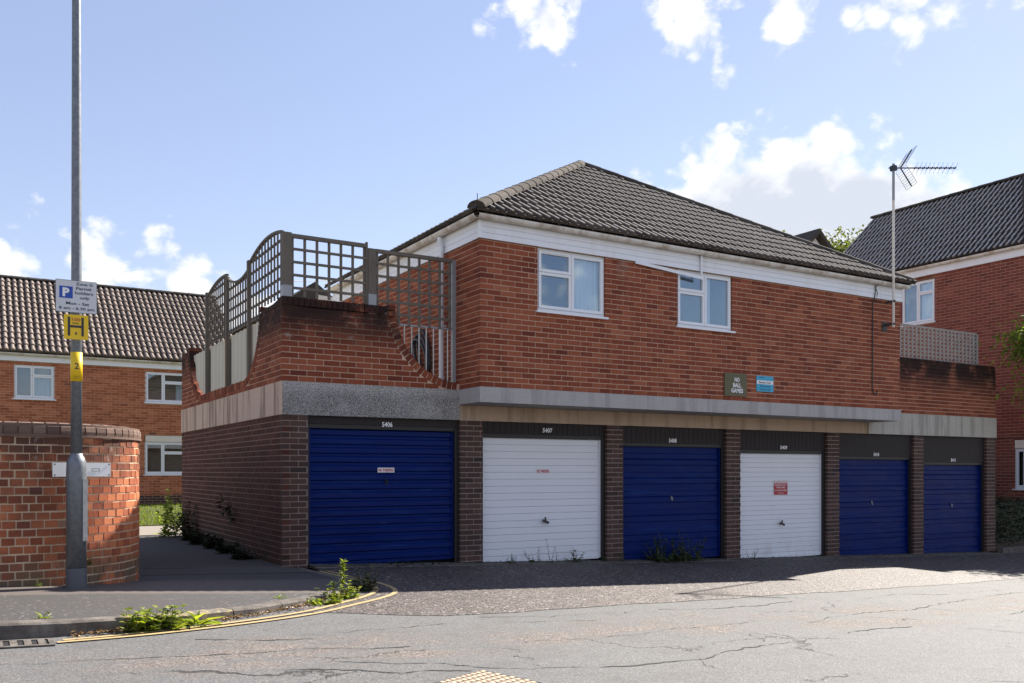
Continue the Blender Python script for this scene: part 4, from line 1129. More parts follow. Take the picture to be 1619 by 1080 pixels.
# side panels (along Y)
for (y0, y1, a, b, bl, zb) in ((GY + .13, 13.03, 3.11, 3.02, .10, 2.13), (13.13, 14.33, 2.93, 3.01, -.10, 2.13), (14.43, 15.76, 3.10, 2.99, .06, 2.13)):
    k = max(2, int((y1 - y0) / .145))
    for i in range(k + 1):
        y = y0 + .02 + (y1 - y0 - .04) * i / k; zt = curve_top(y, y0, y1, a, b, bl)
        slat((TX, y, zb if y > 12.44 else 2.262), (TX, y, zt), .034, .016, (1, 0, 0))
    zz = zb + .06
    while zz < max(a, b) + abs(bl):
        ya, yb_ = None, None
        for i in range(61):
            y = y0 + (y1 - y0) * i / 60
            if curve_top(y, y0, y1, a, b, bl) > zz + .01:
                ya = y if ya is None else ya; yb_ = y
        if ya is not None and yb_ - ya > .1: slat((TX + .018, max(ya, 12.44 if zz < 2.28 else ya), zz), (TX + .018, yb_, zz), .016, .034)
        zz += .165
    tr = MB(); pts = [(TX + .008, y0 + (y1 - y0) * i / 14, curve_top(y0 + (y1 - y0) * i / 14, y0, y1, a, b, bl)) for i in range(15)]
    for p, q in zip(pts[:-1], pts[1:]): tr.bar(p, q, .045, .034)
    tr.build('top_rail', M['timber'], tf)
# cream corrugated sheets behind the opening
for (y0, y1) in ((12.44, 13.08), (13.083, 14.38), (14.383, 15.81), (15.813, 17.06)):
    mb = MB(); k = int((y1 - y0) / .02); vs = []; x = TX + .032
    for i in range(k + 1):
        y = y0 + (y1 - y0) * i / k; ph = (y * 4.2) % 1.; off = .018 if ph < .5 else (0 if ph < .9 else .01)
        zb = 1.36
        kz = 0
        if y < SY0 + SR: kz = SZ - math.sqrt(max(0, SR ** 2 - (SY0 + SR - y) ** 2)) + .05
        if y > SY1 - SR: kz = SZ - math.sqrt(max(0, SR ** 2 - (y - SY1 + SR) ** 2)) + .03
        for z in (max(zb, kz) if kz < 2.1 else 2.09, 2.12): vs.append((x + off, y, z))
    vs2 = [(a + .012, b, c) for a, b, c in vs]; n = len(vs)
    fs = [(2 * i, 2 * i + 1, 2 * i + 3, 2 * i + 2) for i in range(k)] + [(n + 2 * i, n + 2 * i + 2, n + 2 * i + 3, n + 2 * i + 1) for i in range(k)] + [(2 * i + 1, n + 2 * i + 1, n + 2 * i + 3, 2 * i + 3) for i in range(k)]
    mb.add(vs + vs2, fs); mb.build('corrugated_sheet', M['cream_sheet'], tf)
# front panels (along X)
def front_panel(x0, x1, zb, zt, nx, tilt=0.):
    for i in range(nx + 1):
        x = x0 + .015 + (x1 - x0 - .03) * i / nx; slat((x, TY, zb), (x, TY, zt), .034, .018, (0, 1, 0))
    z = zt - .17
    while z > zb - .02: slat((x0, TY - .017, z), (x1, TY - .017, z), .016, .034); z -= .168
    slat((x0 - .005, TY - .01, zt), (x1 + .005, TY - .01, zt), .05, .05, name='top_rail')
front_panel(GX0 + .14, 4.535, 2.27, 3.05, 6); front_panel(4.69, 5.83, 2.02, 3.0, 7)
# grille of thin bars below and the wall post
gr = thing('metal_grille', 'thin white metal grille standing in the swept parapet gap by the flat', 'grille', (5.4, GY, 1.3))
for i in range(7):
    x = 5.12 + i * .112; zb = CZc - math.sqrt(max(0, RC ** 2 - (CXc - x) ** 2))
    MB().tube([(x, TY + .02, zb + .0), (x, TY + .02, 2.03)], .008, 6).build('bar', M['bar_white'], gr)
MB().box(5.0, 5.86, TY + .008, TY + .032, 2.02, 2.045).build('rail', M['metal_grey'], gr)
MB().box(5.85, 5.90, TY - .03, TY + .03, 1.27, 3.02).build('post', M['metal_grey'], gr)
# right terrace trellis: dense double lattice
t2 = thing('trellis_screen', 'weathered close lattice screen on the right terrace parapet', 'fence', (16.8, GY + .1, ZP))
def slat2(p, q, w, h, up=(0, 0, 1)): MB().bar(p, q, w, h, up).build('lattice_slat', M['timber_light'], t2)
x0, x1 = UX1 + .05, 18.62; k = 27
for i in range(k + 1):
    x = x0 + (x1 - x0) * i / k; slat2((x, GY + .08, ZP + .02), (x, GY + .08, 2.95 + .012 * math.sin(i * 1.7)), .052, .014, (0, 1, 0))
for i in range(9): slat2((x0, GY + .095, ZP + .06 + i * .082), (x1, GY + .095, ZP + .06 + i * .082), .014, .040)
for x in (UX1 + .98, 18.60): MB().box(x - .045, x + .045, GY + .10, GY + .155, ZP + .036, 2.99).build('post', M['timber'], t2)

# hose on the wall of the terrace, aerial, cables
h = thing('garden_hose', 'black garden hose coiled on the brick behind the grille', 'hose', (UX0 - .06, 12.6, 1.9)); mb = MB()
for k in range(3):
    cy, cz = 12.45 + .05 * k, 1.82 - .04 * k; a, b = .19 + .03 * k, .36 - .03 * k
    mb.tube([(UX0 - .05 - .02 * k, cy + a * math.cos(t / 20 * 6.283) + .12 * math.sin(t / 20 * 6.283), cz + b * math.sin(t / 20 * 6.283)) for t in range(21)], .022, 6)
mb.build('coil', M['rubber'], h)
ae = thing('tv_aerial', 'tall white pole with a television aerial fixed to the front wall', 'aerial', (14.55, UY - .08, 2.67))
mx, my = 14.55, UY - .20
MB().tube([(mx, my, 2.66), (mx, my, 5.0)], .023, 8).build('mast', M['upvc_old'], ae)
MB().tube([(mx, my, 5.0), (mx, my, 5.68)], .024, 8).build('mast_top', M['metal_grey'], ae)
mb = MB(); mb.box(mx - .02, mx + .02, my - .03, UY - .002, 2.70, 2.74); mb.box(mx - .07, mx + .07, UY - .012, UY - .002, 2.60, 2.78); mb.box(mx - .02, mx + .02, my - .03, UY - .04, 3.12, 3.16); mb.build('wall_bracket', M['iron'], ae)
bd = Vector((.857, -.515, 0)); pd = Vector((.515, .857, 0)); b0 = Vector((mx, my, 5.60))
MB().bar(b0 - bd * .09, b0 + bd * 1.13, .018, .018).build('boom', M['metal_dark'], ae)
MB().box(mx - .04, mx + .04, my - .05, my + .05, 5.55, 5.64).build('clamp', M['metal_dark'], ae)
for k in range(10):
    c = b0 + bd * (.40 + .078 * k if k < 6 else .868 + .09 * (k - 6) * 1.0); e = MB(); e.bar(c - bd * .015 - Vector((0, 0, .018)), c + bd * .015 + Vector((0, 0, .018)), .03, .02)
    for sg in (1, -1):
        for s2 in (1, -1): e.tube([c + pd * .02 * s2, c + pd * .10 * s2 + Vector((0, 0, .075 * sg)) + bd * .012 * sg], .003, 4)
    e.build('director', M['metal_dark'], ae)
for sg in (1, -1):
    e = MB(); o_ = b0 + bd * .13; dr = (bd * .52 + Vector((0, 0, .85 * sg))).normalized(); e.bar(o_, o_ + dr * .40, .022, .012, (0, 1, .2))
    for k in range(9):
        c = o_ + dr * (.02 + .047 * k); e.tube([c - pd * .22, c + pd * .22], .0035, 4)
    for s2 in (-1, 1): e.tube([o_ + dr * .02 + pd * .22 * s2, o_ + dr * .396 + pd * .22 * s2], .0035, 4)
    e.build('reflector', M['metal_dark'], ae)
ca = thing('aerial_cable', 'black cable running down the brick wall left of the aerial pole', 'cable', (14.2, UY - .01, 1.3)); mb = MB()
mb.tube([(14.33, UY - .12, 3.50), (14.24, UY - .06, 3.40), (14.22, UY - .045, 3.2), (14.21, UY - .012, 3.1), (14.205, UY - .012, 2.2), (14.20, UY - .012, 1.52), (14.235, UY - .014, 1.44), (14.32, UY - .014, 1.43), (14.345, UY - .012, 1.50)], .009, 6)
mb.tube([(14.22, UY - .05, 3.42), (14.30, UY - .05, 3.3), (14.29, UY - .012, 3.12)], .006, 5)
mb.build('cable', M['rubber'], ca)
oh = thing('overhead_wire', 'thin wire strung in the sky behind the left terrace trellis', 'wire', (8, 22, 4.5)); MB().tube([(6.0, 20, 4.3), (8.0, 22, 4.9), (10.2, 24.2, 5.75)], .008, 4).build('wire', M['metal_dark'], oh)

# =================================================================== CURVED GARDEN WALL
CW = thing('curved_garden_wall', 'old orange brick garden wall with a rounded corner and coping', 'wall', (.9, 9.4, -1.1))
wc = (.38, 10.15); wr = 1.10; zb_, zt_ = -1.19, .31
def wall_path(r, n=26):
    pts = [(-2.5, wc[1] - r), (-1.2, wc[1] - r), (wc[0] - .001, wc[1] - r)]
    pts += [(wc[0] + r * math.sin(t / n * math.pi / 2), wc[1] - r * math.cos(t / n * math.pi / 2)) for t in range(1, n + 1)]
    pts += [(wc[0] + r, 12.2), (wc[0] + r, 14.0)]
    return pts
def strip_wall(ro, ri, z0, z1, mb):
    O, I = wall_path(ro), wall_path(ri); n = len(O); vs = []
    for (a, b), (c, d) in zip(O, I): vs += [(a, b, z0), (a, b, z1), (c, d, z1), (c, d, z0)]
    fs = [(4 * i + k, 4 * i + 4 + k, 4 * i + 4 + (k + 1) % 4, 4 * i + (k + 1) % 4) for i in range(n - 1) for k in range(4)]
    fs += [(3, 2, 1, 0), tuple(4 * (n - 1) + k for k in range(4))]
    return mb.add(vs, fs)
cw = strip_wall(wr - .006, wr - .33, zb_, zt_ - .002, MB()).build('wall', M['mortar_cream'], CW)
BW = Bricks(); rr = random.Random(11); NCW = 20
def arc_at(s_):
    L0 = 2.88; La = wr * math.pi / 2
    if s_ < L0: return Vector((-2.5 + s_, wc[1] - wr, 0)), Vector((1, 0, 0)), Vector((0, -1, 0))
    if s_ < L0 + La:
        t = (s_ - L0) / wr; return Vector((wc[0] + wr * math.sin(t), wc[1] - wr * math.cos(t), 0)), Vector((math.cos(t), math.sin(t), 0)), Vector((math.sin(t), -math.cos(t), 0))
    return Vector((wc[0] + wr, wc[1] + s_ - L0 - La, 0)), Vector((0, 1, 0)), Vector((1, 0, 0))
for c in range(NCW):
    s_ = (.06 if c % 2 else 0) + rr.uniform(-.01, .01)
    while s_ < 2.88 + wr * math.pi / 2 + 1.6:
        w = rr.uniform(.096, .106); h = rr.uniform(.058, .066); p, d, n = arc_at(s_ + w / 2)
        BW.items.append(dict(wall=cw, m=M['brick_old'], c=p + n * (rr.uniform(-.003, .004) - .04) + Vector((0, 0, zt_ - (c + .5) * .075 + rr.uniform(-.002, .002))), d=d, n=n, w=w, h=h, dp=.08, t=.22 + .66 * rr.random() if rr.random() < .88 else rr.random()))
        s_ += .1125
BW.emit(300)
mb = strip_wall(wr + .022, wr - .35, zt_, zt_ + .022, MB()); mb.build('creasing_course', M['coping_old'], CW)
s_ = .02
while s_ < 2.88 + wr * math.pi / 2 + 1.2:                     # bullnose coping bricks
    p, d, n = arc_at(s_ + .05); p.z = zt_ + .023; m2 = MB(); prof = [(.012, 0), (.018, .03), (.012, .07), (-.02, .098), (-.07, .11), (-.24, .11), (-.29, .095), (-.325, .06), (-.33, 0)]; vs = []
    lx = .049 + rr.uniform(-.002, .002)
    for q in (-1, 1):
        for (o_, z) in prof:
            pt = p + n * o_ + Vector((0, 0, z + rr.uniform(-.002, .002))); sc = 1. if s_ < 2.88 or s_ > 2.88 + wr * 1.57 else (wr + o_) / wr
            vs.append(pt + d * q * lx * sc)
    k = len(prof); m2.add(vs, [(i, i + 1, k + i + 1, k + i) for i in range(k - 1)] + [tuple(range(k - 1, -1, -1)), tuple(range(k, 2 * k)), (0, k, 2 * k - 1, k - 1)], 0.)
    o = m2.build('coping_brick', M['coping_old'], CW); o.color = (rr.random(), 0, 0, 1); s_ += .1125
strip_wall(wr + .004, wr - .32, zt_ + .023, zt_ + .12, MB()).build('coping_mortar', M['coping_old'], CW)
# street name plate on the wall
sn = thing('street_name_plate', 'blank faded white street plate on the curved wall behind the post', 'sign', (.85, 9.0, .02))
a, b = Vector((.60, 9.025, .0)), Vector((1.105, 9.245, .0)); dv = (b - a).normalized(); nv = Vector((dv.y, -dv.x, 0)); Z = Vector((0, 0, 1))
MB().obox(a + Z * -.05, b - a, -nv * .008, Z * .128).build('plate', M['sign_white'], sn)
for u in (.03, .97):
    for z in (-.035, .063): c = a + (b - a) * u + Z * z + nv * .001; MB().tube([c, c + nv * .004], .007, 8).build('screw', M['iron'], sn)
c = a + (b - a) * .73 + Z * .012 + nv * .0015
for (u, z, w, hh) in ((0, .011, .075, .004), (0, -.011, .075, .004), (-.037, 0, .004, .018), (.037, 0, .004, .018)):
    MB().obox(c + dv * (u - w / 2) + Z * (z - hh / 2), dv * w, nv * .001, Z * hh).build('print_line', M['ink'], sn)

# =================================================================== LAMP COLUMN AND ITS SIGNS
LX, LY = .778, 8.86; lz = pave_z(LX, LY)
lp = thing('lamp_post', 'tall galvanised steel lamp post standing before the curved wall', 'lamp post', (LX, LY, lz))
MB().lathe((LX, LY, lz), [(.087, -.05), (.086, .18)], 24).build('base_band', M['galv_base'], lp, smooth=False)
MB().lathe((LX, LY, lz), [(.084, .185), (.084, 1.05), (.080, 1.12), (.066, 1.165), (.054, 1.18), (.049, 1.20)], 24).build('column_base', M['galv'], lp, smooth=True)
MB().lathe((LX, LY, lz), [(.047, 1.19), (.0435, 2.6), (.036, 5.2), (.035, 6.2)], 20).build('shaft', M['galv'], lp, smooth=True)
mb = MB(); mb.obox((LX + .045, LY - .082, lz + .42), (.042, .030, 0), (-.018, .026, 0), (0, 0, .55)); mb.build('access_door', M['galv'], lp)
MB().lathe((LX, LY, .0), [(.0495, .800), (.0495, 1.06)], 20).build('identity_band', M['yellow'], lp, smooth=True)
# digit bent round the band
lettering('2', (LX - .002, LY - .0515, .935), (1, -.25, 0), (0, 0, 1), .036, .055, M['ink'], lp)
for z in (.825, .842): MB().box(LX - .030, LX + .022, LY - .0515, LY - .0505, z, z + .003).build('print_line', M['ink'], lp)
mb = MB(); mb.tube([(LX, LY, lz + 6.1), (LX, LY - .1, lz + 6.35), (LX, LY - .6, lz + 6.45)], .035, 8); mb.build('bracket_arm', M['galv'], lp); mb = MB(); mb.lathe((LX, LY - .85, lz + 6.36), [(.05, 0), (.14, .03), (.13, .12), (.04, .16)], 14); mb.build('lantern', M['galv'], lp)
sy = LY - .068
ps_ = thing('parking_sign', 'grey parking sign with a blue P square high on the lamp post', 'sign', (.772, sy, 1.55))
def rounded(x0, x1, z0, z1, r, y):
    pts = []
    for cx_, cz_, a0 in ((x1 - r, z1 - r, 0), (x0 + r, z1 - r, 90), (x0 + r, z0 + r, 180), (x1 - r, z0 + r, 270)):
        for k in range(5): t = R(a0 + 22.5 * k); pts.append((cx_ + r * math.cos(t), y, cz_ + r * math.sin(t)))
    return pts
MB().prism(rounded(.605, .939, 1.403, 1.690, .012, sy), (0, .004, 0)).build('backing', M['sign_edge'], ps_)
MB().prism(rounded(.609, .935, 1.407, 1.686, .010, sy - .0025), (0, .002, 0)).build('face', M['sign_grey'], ps_)
MB().box(.636, .742, sy - .0045, sy - .003, 1.528, 1.632).build('blue_square', M['sign_blue'], ps_)
lettering('P', (.689, sy - .0058, 1.58), (1, 0, 0), (0, 0, 1), .056, .078, M['sign_white'], ps_, bold=.05)
for t, x, z, w, hh in (('Zone G', .835, 1.660, .135, .026), ('Permit', .832, 1.620, .125, .026), ('holders', .834, 1.580, .145, .026), ('only', .838, 1.535, .078, .032), ('Mon - Sat', .782, 1.485, .185, .027), ('8 am - 6.30 pm', .775, 1.438, .285, .032)):
    lettering(t, (x, sy - .0045, z), (1, 0, 0), (0, 0, 1), w, hh, M['ink_blue'], ps_, bold=.02)
MB().box(LX - .06, LX + .06, sy + .004, sy + .03, 1.52, 1.55).build('clip', M['galv'], ps_)
hs = thing('hydrant_sign', 'yellow fire hydrant H plate under the parking sign', 'sign', (.77, sy, 1.28))
MB().prism(rounded(.672, .868, 1.168, 1.385, .008, sy), (0, .004, 0)).build('face', M['yellow'], hs)
for (x0, x1, z0, z1) in ((.703, .722, 1.198, 1.365), (.812, .831, 1.198, 1.365), (.7225, .8115, 1.272, 1.292)): MB().box(x0, x1, sy - .0025, sy - .0005, z0, z1).build('letter_stroke', M['ink'], hs)
lettering('100', (.770, sy - .002, 1.343), (1, 0, 0), (0, 0, 1), .066, .030, M['red_sign'], hs); lettering('mm', (.766, sy - .002, 1.310), (1, 0, 0), (0, 0, 1), .05, .014, M['ink'], hs); lettering('8', (.769, sy - .002, 1.220), (1, 0, 0), (0, 0, 1), .018, .026, M['ink'], hs)
MB().box(LX - .06, LX + .06, sy + .004, sy + .03, 1.26, 1.29).build('clip', M['galv'], hs)

# =================================================================== NEIGHBOURS
# terrace behind the lawn
BX0, BX1, BY = -3.0, 7.2, 28.3
B = thing('terrace_house', 'long brick terrace with a brown tiled roof beyond the lawn', 'house', (2, 30, -1.0)); BB = Bricks()
BZ0, BZ1 = -1.02, 3.05
BW_ = [(.925, 1.925, 2.02, 2.95), (4.33, 5.70, 2.04, 2.95), (4.31, 5.70, -.10, .865)]
bw = MB(); core(bw, (BX0, BY), (1, 0), (0, -1), BX1 - BX0, BZ0, BZ1 + .1, .3, [(BW_[0][0] - BX0, BW_[0][1] - BX0, 2.02, 2.95)] )
bw = MB()
core(bw, (BX0, BY), (1, 0), (0, -1), 7.0, BZ0, BZ1 + .1, .3, [(BW_[0][0] - BX0, BW_[0][1] - BX0, 2.02, 2.95)])
core(bw, (4.0, BY), (1, 0), (0, -1), BX1 - 4.0, BZ0, 1.2, .3, [(.31, 1.70, -.10, 1.06)]); core(bw, (4.0, BY), (1, 0), (0, -1), BX1 - 4.0, 1.2, BZ1 + .1, .3, [(.33, 1.70, 2.04, 2.95)])
bw = bw.build('front_wall', M['mortar_far'], B)
def b_allowed(z):
    iv = [(0, BX1 - BX0)]
    for a, b, c, e in BW_[:2] + [(4.31, 5.70, -.10, 1.05)]:
        if c - .03 < z < e + .03:
            out = []
            for p, q in iv:
                if a - BX0 > p: out.append((p, min(q, a - BX0)))
                if b - BX0 < q: out.append((max(p, b - BX0), q))
            iv = out
    return iv
BB.lay(bw, M['brick_dark'], (BX0, BY), (1, 0), (0, -1), BX1 - BX0, BZ0, 4, par=0, depth=.05)
BB.lay(bw, M['brick_far'], (BX0, BY), (1, 0), (0, -1), BX1 - BX0, BZ0 + .3, 50, par=0, allowed=b_allowed, depth=.05, jit=.003)
BB.emit(300)
for i, (a, b, c, e) in enumerate(BW_):
    if i == 0: lay = [(.45, [1.]), (.55, [.70, .30])]
    else: lay = [(.36, [1.]), (.64, [.68, .32])]
    window(B, (a, BY, c), (1, 0), (0, -1), b - a, e - c, lay, 'glass_far', curtain=[(b - a - .5, b - a - .05, .02, .11, .05, .6)] if i < 2 else None, over=.05)
MB().box(4.33, 5.68, BY - .0, BY + .06, .875, 1.055).build('lintel_panel', M['upvc_old'], B)
MB().box(BX0, BX1, BY - .06, BY - .012, BZ1, BZ1 + .17).build('fascia_board', M['fascia'], B)
half_gutter((BX0, BY - .125, BZ1 + .21), (BX1, BY - .125, BZ1 + .21), .06, 'gutter', B, M['gutter'])
BS = Vector((0, 4.1, 2.74)); BE = Vector((BX0, BY - .16, BZ1 + .24))
mb = MB(); e0 = BE + Vector((0, .02, -.03)); mb.add([e0, e0 + Vector((BX1 - BX0, 0, 0)), e0 + Vector((BX1 - BX0, 0, 0)) + BS, e0 + BS, e0 + BS * 1. + Vector((0, 4.1, -2.74)), e0 + Vector((BX1 - BX0, 8.2, 0))], [(0, 1, 2, 3), (3, 2, 5, 4), (0, 3, 4), (1, 5, 2), (0, 4, 5, 1)])
rb = mb.build('roof', M['cap_dark'], B)
MB().box(BX0 + .05, BX1 - .05, BY + .3, BY + 7.9, BZ0, BZ1 + .15).build('body', M['mortar_far'], B)
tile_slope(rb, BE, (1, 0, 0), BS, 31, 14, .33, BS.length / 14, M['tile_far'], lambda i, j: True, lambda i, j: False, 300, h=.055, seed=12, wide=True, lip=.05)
caps(rb, BE + BS + Vector((0, 0, .03)), BE + BS + Vector((BX1 - BX0, 0, .03)), .12, .45, M['cap_dark'], 'ridge_tile')

# brick house on the right, seen along its flank
CXw, CY0, CY1 = 21.3, 11.86, 18.0
H = thing('neighbour_house', 'dark roofed brick house close behind the right terrace', 'house', (24, 15, -1.7)); BH = Bricks()
HZ0, HZ1 = -1.8, 5.10
hw = MB(); LC = CY1 - CY0
core(hw, (CXw, CY1), (0, -1), (-1, 0), LC, HZ0, 1.5, .3, [(CY1 - 12.16, CY1 - 11.9, -.42, .76)])
core(hw, (CXw, CY1), (0, -1), (-1, 0), LC, 1.5, HZ1 + .1, .3, [(CY1 - 15.2, CY1 - 14.23, 3.885, 5.0)])
hw = hw.build('flank_wall', M['mortar_plum'], H)
def h_allowed(z):
    if 3.86 < z < 5.03: return [(0, CY1 - 15.2), (CY1 - 14.23, LC)]
    if -.44 < z < .74: return [(0, CY1 - 12.16)]
    return [(0, LC)]
BH.lay(hw, M['brick_plum'], (CXw, CY1), (0, -1), (-1, 0), LC, HZ0, 92, allowed=h_allowed, depth=.06, jit=.002)
ew = MB(); core(ew, (CXw + .31, CY0), (1, 0), (0, -1), 4.9, HZ0, HZ1 + .1, .2); ew = ew.build('end_wall', M['mortar_plum'], H)
BH.lay(ew, M['brick_plum'], (CXw + .006, CY0), (1, 0), (0, -1), 5.2, HZ0, 92, par=1, depth=.05, jit=.002)
BH.emit(300)
MB().box(CXw + .3, CXw + 5.1, CY0 + .22, CY1 - .05, HZ0, HZ1 + .1).build('body', M['mortar_plum'], H)
window(H, (CXw, 15.2, 3.885), (0, -1), (-1, 0), .97, 1.11, [(.5, [1.]), (.5, [.72, .28])], room='room_pale', curtain=[(.5, .92, .012, .07, .05, 1.05)])
window(H, (CXw, 12.16, -.42), (0, -1), (-1, 0), .28, .96, [(1., [1.])], room='room', sill=True)
MB().box(CXw - .0, CXw + .05, 11.9, 12.15, .55, .74).build('lintel_panel', M['upvc_old'], H)
MB().box(CXw - .0, CXw + .04, 14.24, 15.19, 5.0, 5.10).build('lintel_panel', M['timber_brown'], H)
MB().box(CXw - .05, CXw - .012, CY0 - .1, CY1, HZ1, HZ1 + .19).build('fascia_board', M['fascia'], H)
half_gutter((CXw - .115, CY1, HZ1 + .235), (CXw - .115, CY0 - .1, HZ1 + .235), .062, 'gutter', H, M['gutter'])
HR, HRZ = 23.9, 7.80; HE = Vector((CXw - .16, CY1 + .05, HZ1 + .26)); HS = Vector((HR - HE.x, 0, HRZ - HE.z)); HIPY = 13.3
mb = MB(); a = Vector((HE.x, CY1 + .05, HE.z - .03)); b = Vector((HE.x, CY0 - .15, HE.z - .03)); c = Vector((HR, HIPY, HRZ - .03)); d = Vector((HR, CY1 + .05, HRZ - .03)); e = Vector((2 * HR - HE.x, CY0 - .15, HE.z - .03)); f = Vector((2 * HR - HE.x, CY1 + .05, HE.z - .03))
mb.add([a, b, c, d, e, f], [(0, 3, 2, 1), (1, 2, 4), (4, 2, 3, 5), (0, 5, 3), (0, 1, 4, 5)]); rh = mb.build('roof', M['cap_dark'], H)
hl = HS.length; nyh = 11; gh = hl / nyh; wh = .30
def kH(i, j):
    y1 = HE.y - (i + 1) * wh; t1 = (j + 1) / nyh; return y1 > (CY0 - .15) + (HIPY - CY0 + .15) * t1
def cH(i, j):
    y0 = HE.y - i * wh; t0 = j / nyh; return y0 > (CY0 - .15) + (HIPY - CY0 + .15) * t0
hv = Vector((HR - HE.x, HIPY - CY0 + .15, 0))
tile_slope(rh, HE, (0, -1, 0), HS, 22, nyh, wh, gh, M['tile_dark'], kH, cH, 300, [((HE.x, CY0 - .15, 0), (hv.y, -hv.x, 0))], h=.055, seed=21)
caps(rh, Vector((HR, CY1 + .05, HRZ + .03)), Vector((HR, HIPY, HRZ + .03)), .12, .42, M['cap_dark'], 'ridge_tile')
caps(rh, Vector((HE.x, CY0 - .15, HE.z + .03)), Vector((HR, HIPY, HRZ + .03)), .12, .42, M['cap_dark'], 'hip_tile')
mb = MB(); mb.bar((CXw - .01, 11.9, .80), (CXw - .01, 13.6, .80), .016, .016); mb.build('cable', M['rubber'], H)

# two houses further off
D = thing('gabled_house', 'low dark gabled roof glimpsed through the left trellis', 'house', (12, 36, -1))
ap = Vector((11.42, 34, 7.42)); MB().box(9.3, 15.4, 34.3, 40, -1.2, 5.75).build('wall', M['mortar_far'], D)
mb = MB(); mb.prism([(9.0, 34, 5.65), (ap.x, 34, ap.z), (13.84, 34, 5.65)], (0, 6, 0)); rd = mb.build('roof', M['cap_dark'], D)
MB().prism([(11.5, 33.9, 6.9), (14.9, 33.9, 6.62), (14.9, 33.9, 6.42), (11.5, 33.9, 6.7)], (0, .08, 0)).build('fascia_board', M['upvc_old'], D); MB().box(11.45, 15, 33.98, 38, 5.6, 6.85).build('dormer', M['cap_dark'], D)
E_ = thing('white_gabled_house', 'distant house whose white gable peeps over the main roof', 'house', (29.5, 26, -1))
ap = Vector((29.4, 25, 9.72)); MB().box(27.3, 31.5, 25.1, 31, -1.9, 7.9).build('wall', M['mortar_far'], E_)
MB().prism([(27.9, 25.0, 8.25), (ap.x, 25.0, 9.60), (30.9, 25.0, 8.25)], (0, .09, 0)).build('gable', M['upvc'], E_)
mb = MB(); mb.prism([(27.0, 24.7, 7.70), (ap.x, 24.7, 9.86), (31.8, 24.7, 7.70), (31.6, 24.7, 7.62), (ap.x, 24.7, 9.66), (27.2, 24.7, 7.62)], (0, 6, 0)); mb.build('roof', M['cap_dark'], E_)
MB().prism([(29.25, 24.98, 8.95), (29.4, 24.98, 9.15), (29.55, 24.98, 8.95)], (0, .02, 0)).build('vent', M['void'], E_)

# =================================================================== PLANTS
def leaf(mb, p, d, up, ln, w, t, curl=.25):
    p, d, up = Vector(p), Vector(d).normalized(), Vector(up)
    s_ = d.cross(up)
    if s_.length < 1e-3: s_ = d.cross(Vector((1, 0, 0)))
    s_.normalize(); n = s_.cross(d).normalized()
    m = p + d * ln * .45; e = p + d * ln - n * ln * curl
    mb.add([p, m + s_ * w / 2 + n * ln * .04, e, m - s_ * w / 2 + n * ln * .04, m - n * ln * .05], [(0, 1, 4), (1, 2, 4), (2, 3, 4), (3, 0, 4)], t)
def rdir(r, el0, el1):
    a = r.uniform(0, 2 * math.pi); e = R(r.uniform(el0, el1)); return Vector((math.cos(a) * math.cos(e), math.sin(a) * math.cos(e), math.sin(e)))
def weed(name, label, base, stems, h, spread, ll, lw, mleaf, seed, flower=0, group=None, rosette=0, el=(45, 88), cat='weed'):
    r = random.Random(seed); base = Vector(base); o = thing(name, label, cat, base, group); st, lf = MB(), MB()
    for k in range(stems):
        p = base + Vector((r.uniform(-spread, spread), r.uniform(-spread, spread) * .5, -.01)); d = rdir(r, *el); hh = h * r.uniform(.45, 1.); pts = [p]; n = max(3, int(hh / .04))
        for q in range(n):
            d = (d + rdir(r, -30, 30) * .12 + Vector((0, 0, .03))).normalized(); pts.append(pts[-1] + d * hh / n)
        st.tube(pts, [.004 * (1 - .7 * q / n) for q in range(n + 1)], 5)
        for q in range(1, n + 1):
            for z in range(r.choice((1, 2, 2))):
                ld = (rdir(r, -10, 40) + d * .3).normalized(); leaf(lf, pts[q], ld, (0, 0, 1), ll * r.uniform(.6, 1.1) * (1 - .35 * q / n), lw * r.uniform(.7, 1.1), r.random())
    for k in range(rosette):
        p = base + Vector((r.uniform(-spread, spread), r.uniform(-spread, spread) * .5, 0)); leaf(lf, p, rdir(r, 5, 60), (0, 0, 1), ll * r.uniform(.8, 1.6), lw * r.uniform(.7, 1.2), r.random())
    if stems: st.build('stem', M['stem'], o)
    lf.build('foliage', M[mleaf], o)
    if flower:
        fl = MB(); p = base + Vector((0, 0, 0)); pts = [p, p + Vector((.01, 0, flower * .5)), p + Vector((0, .01, flower))]; st2 = MB(); st2.tube(pts, .006, 5)
        for k in range(90):
            t = .35 + .65 * r.random(); c = p + Vector((.005, .003, flower * t)); leaf(fl, c, rdir(r, 10, 70), (0, 0, 1), .05, .024, r.random())
        st2.build('stem', M['stem'], o); fl.build('flower_spike', M['leaf_bright'], o)
    return o
rz = road_z
weed('kerb_weed', 'bright yellow green leafy weed growing against the yellow kerb stone', (1.10, 6.84, rz(1.08)), 60, .18, .17, .075, .06, 'leaf_bright', 1, rosette=130)
weed('kerb_weed', 'small tuft of strappy leaves right of the bright kerb weed', (1.42, 6.94, rz(1.42)), 0, .1, .04, .15, .04, 'leaf_bright', 2, rosette=18, el=(20, 70))
weed('corner_weed', 'weed with a tall flower spike at the pavement corner', (3.02, 8.18, rz(3.02)), 22, .18, .14, .065, .05, 'leaf_bright', 3, flower=.36, rosette=70)
weed('corner_weed', 'dark bushy weed in shade behind the tall flower spike', (3.42, 8.72, rz(3.42)), 34, .26, .14, .06, .045, 'leaf_weed', 4, rosette=40)
weed('corner_weed', 'low trailing weed in the gutter before the flower spike', (2.72, 7.84, rz(2.72)), 10, .10, .16, .06, .045, 'leaf_bright', 5, rosette=60)
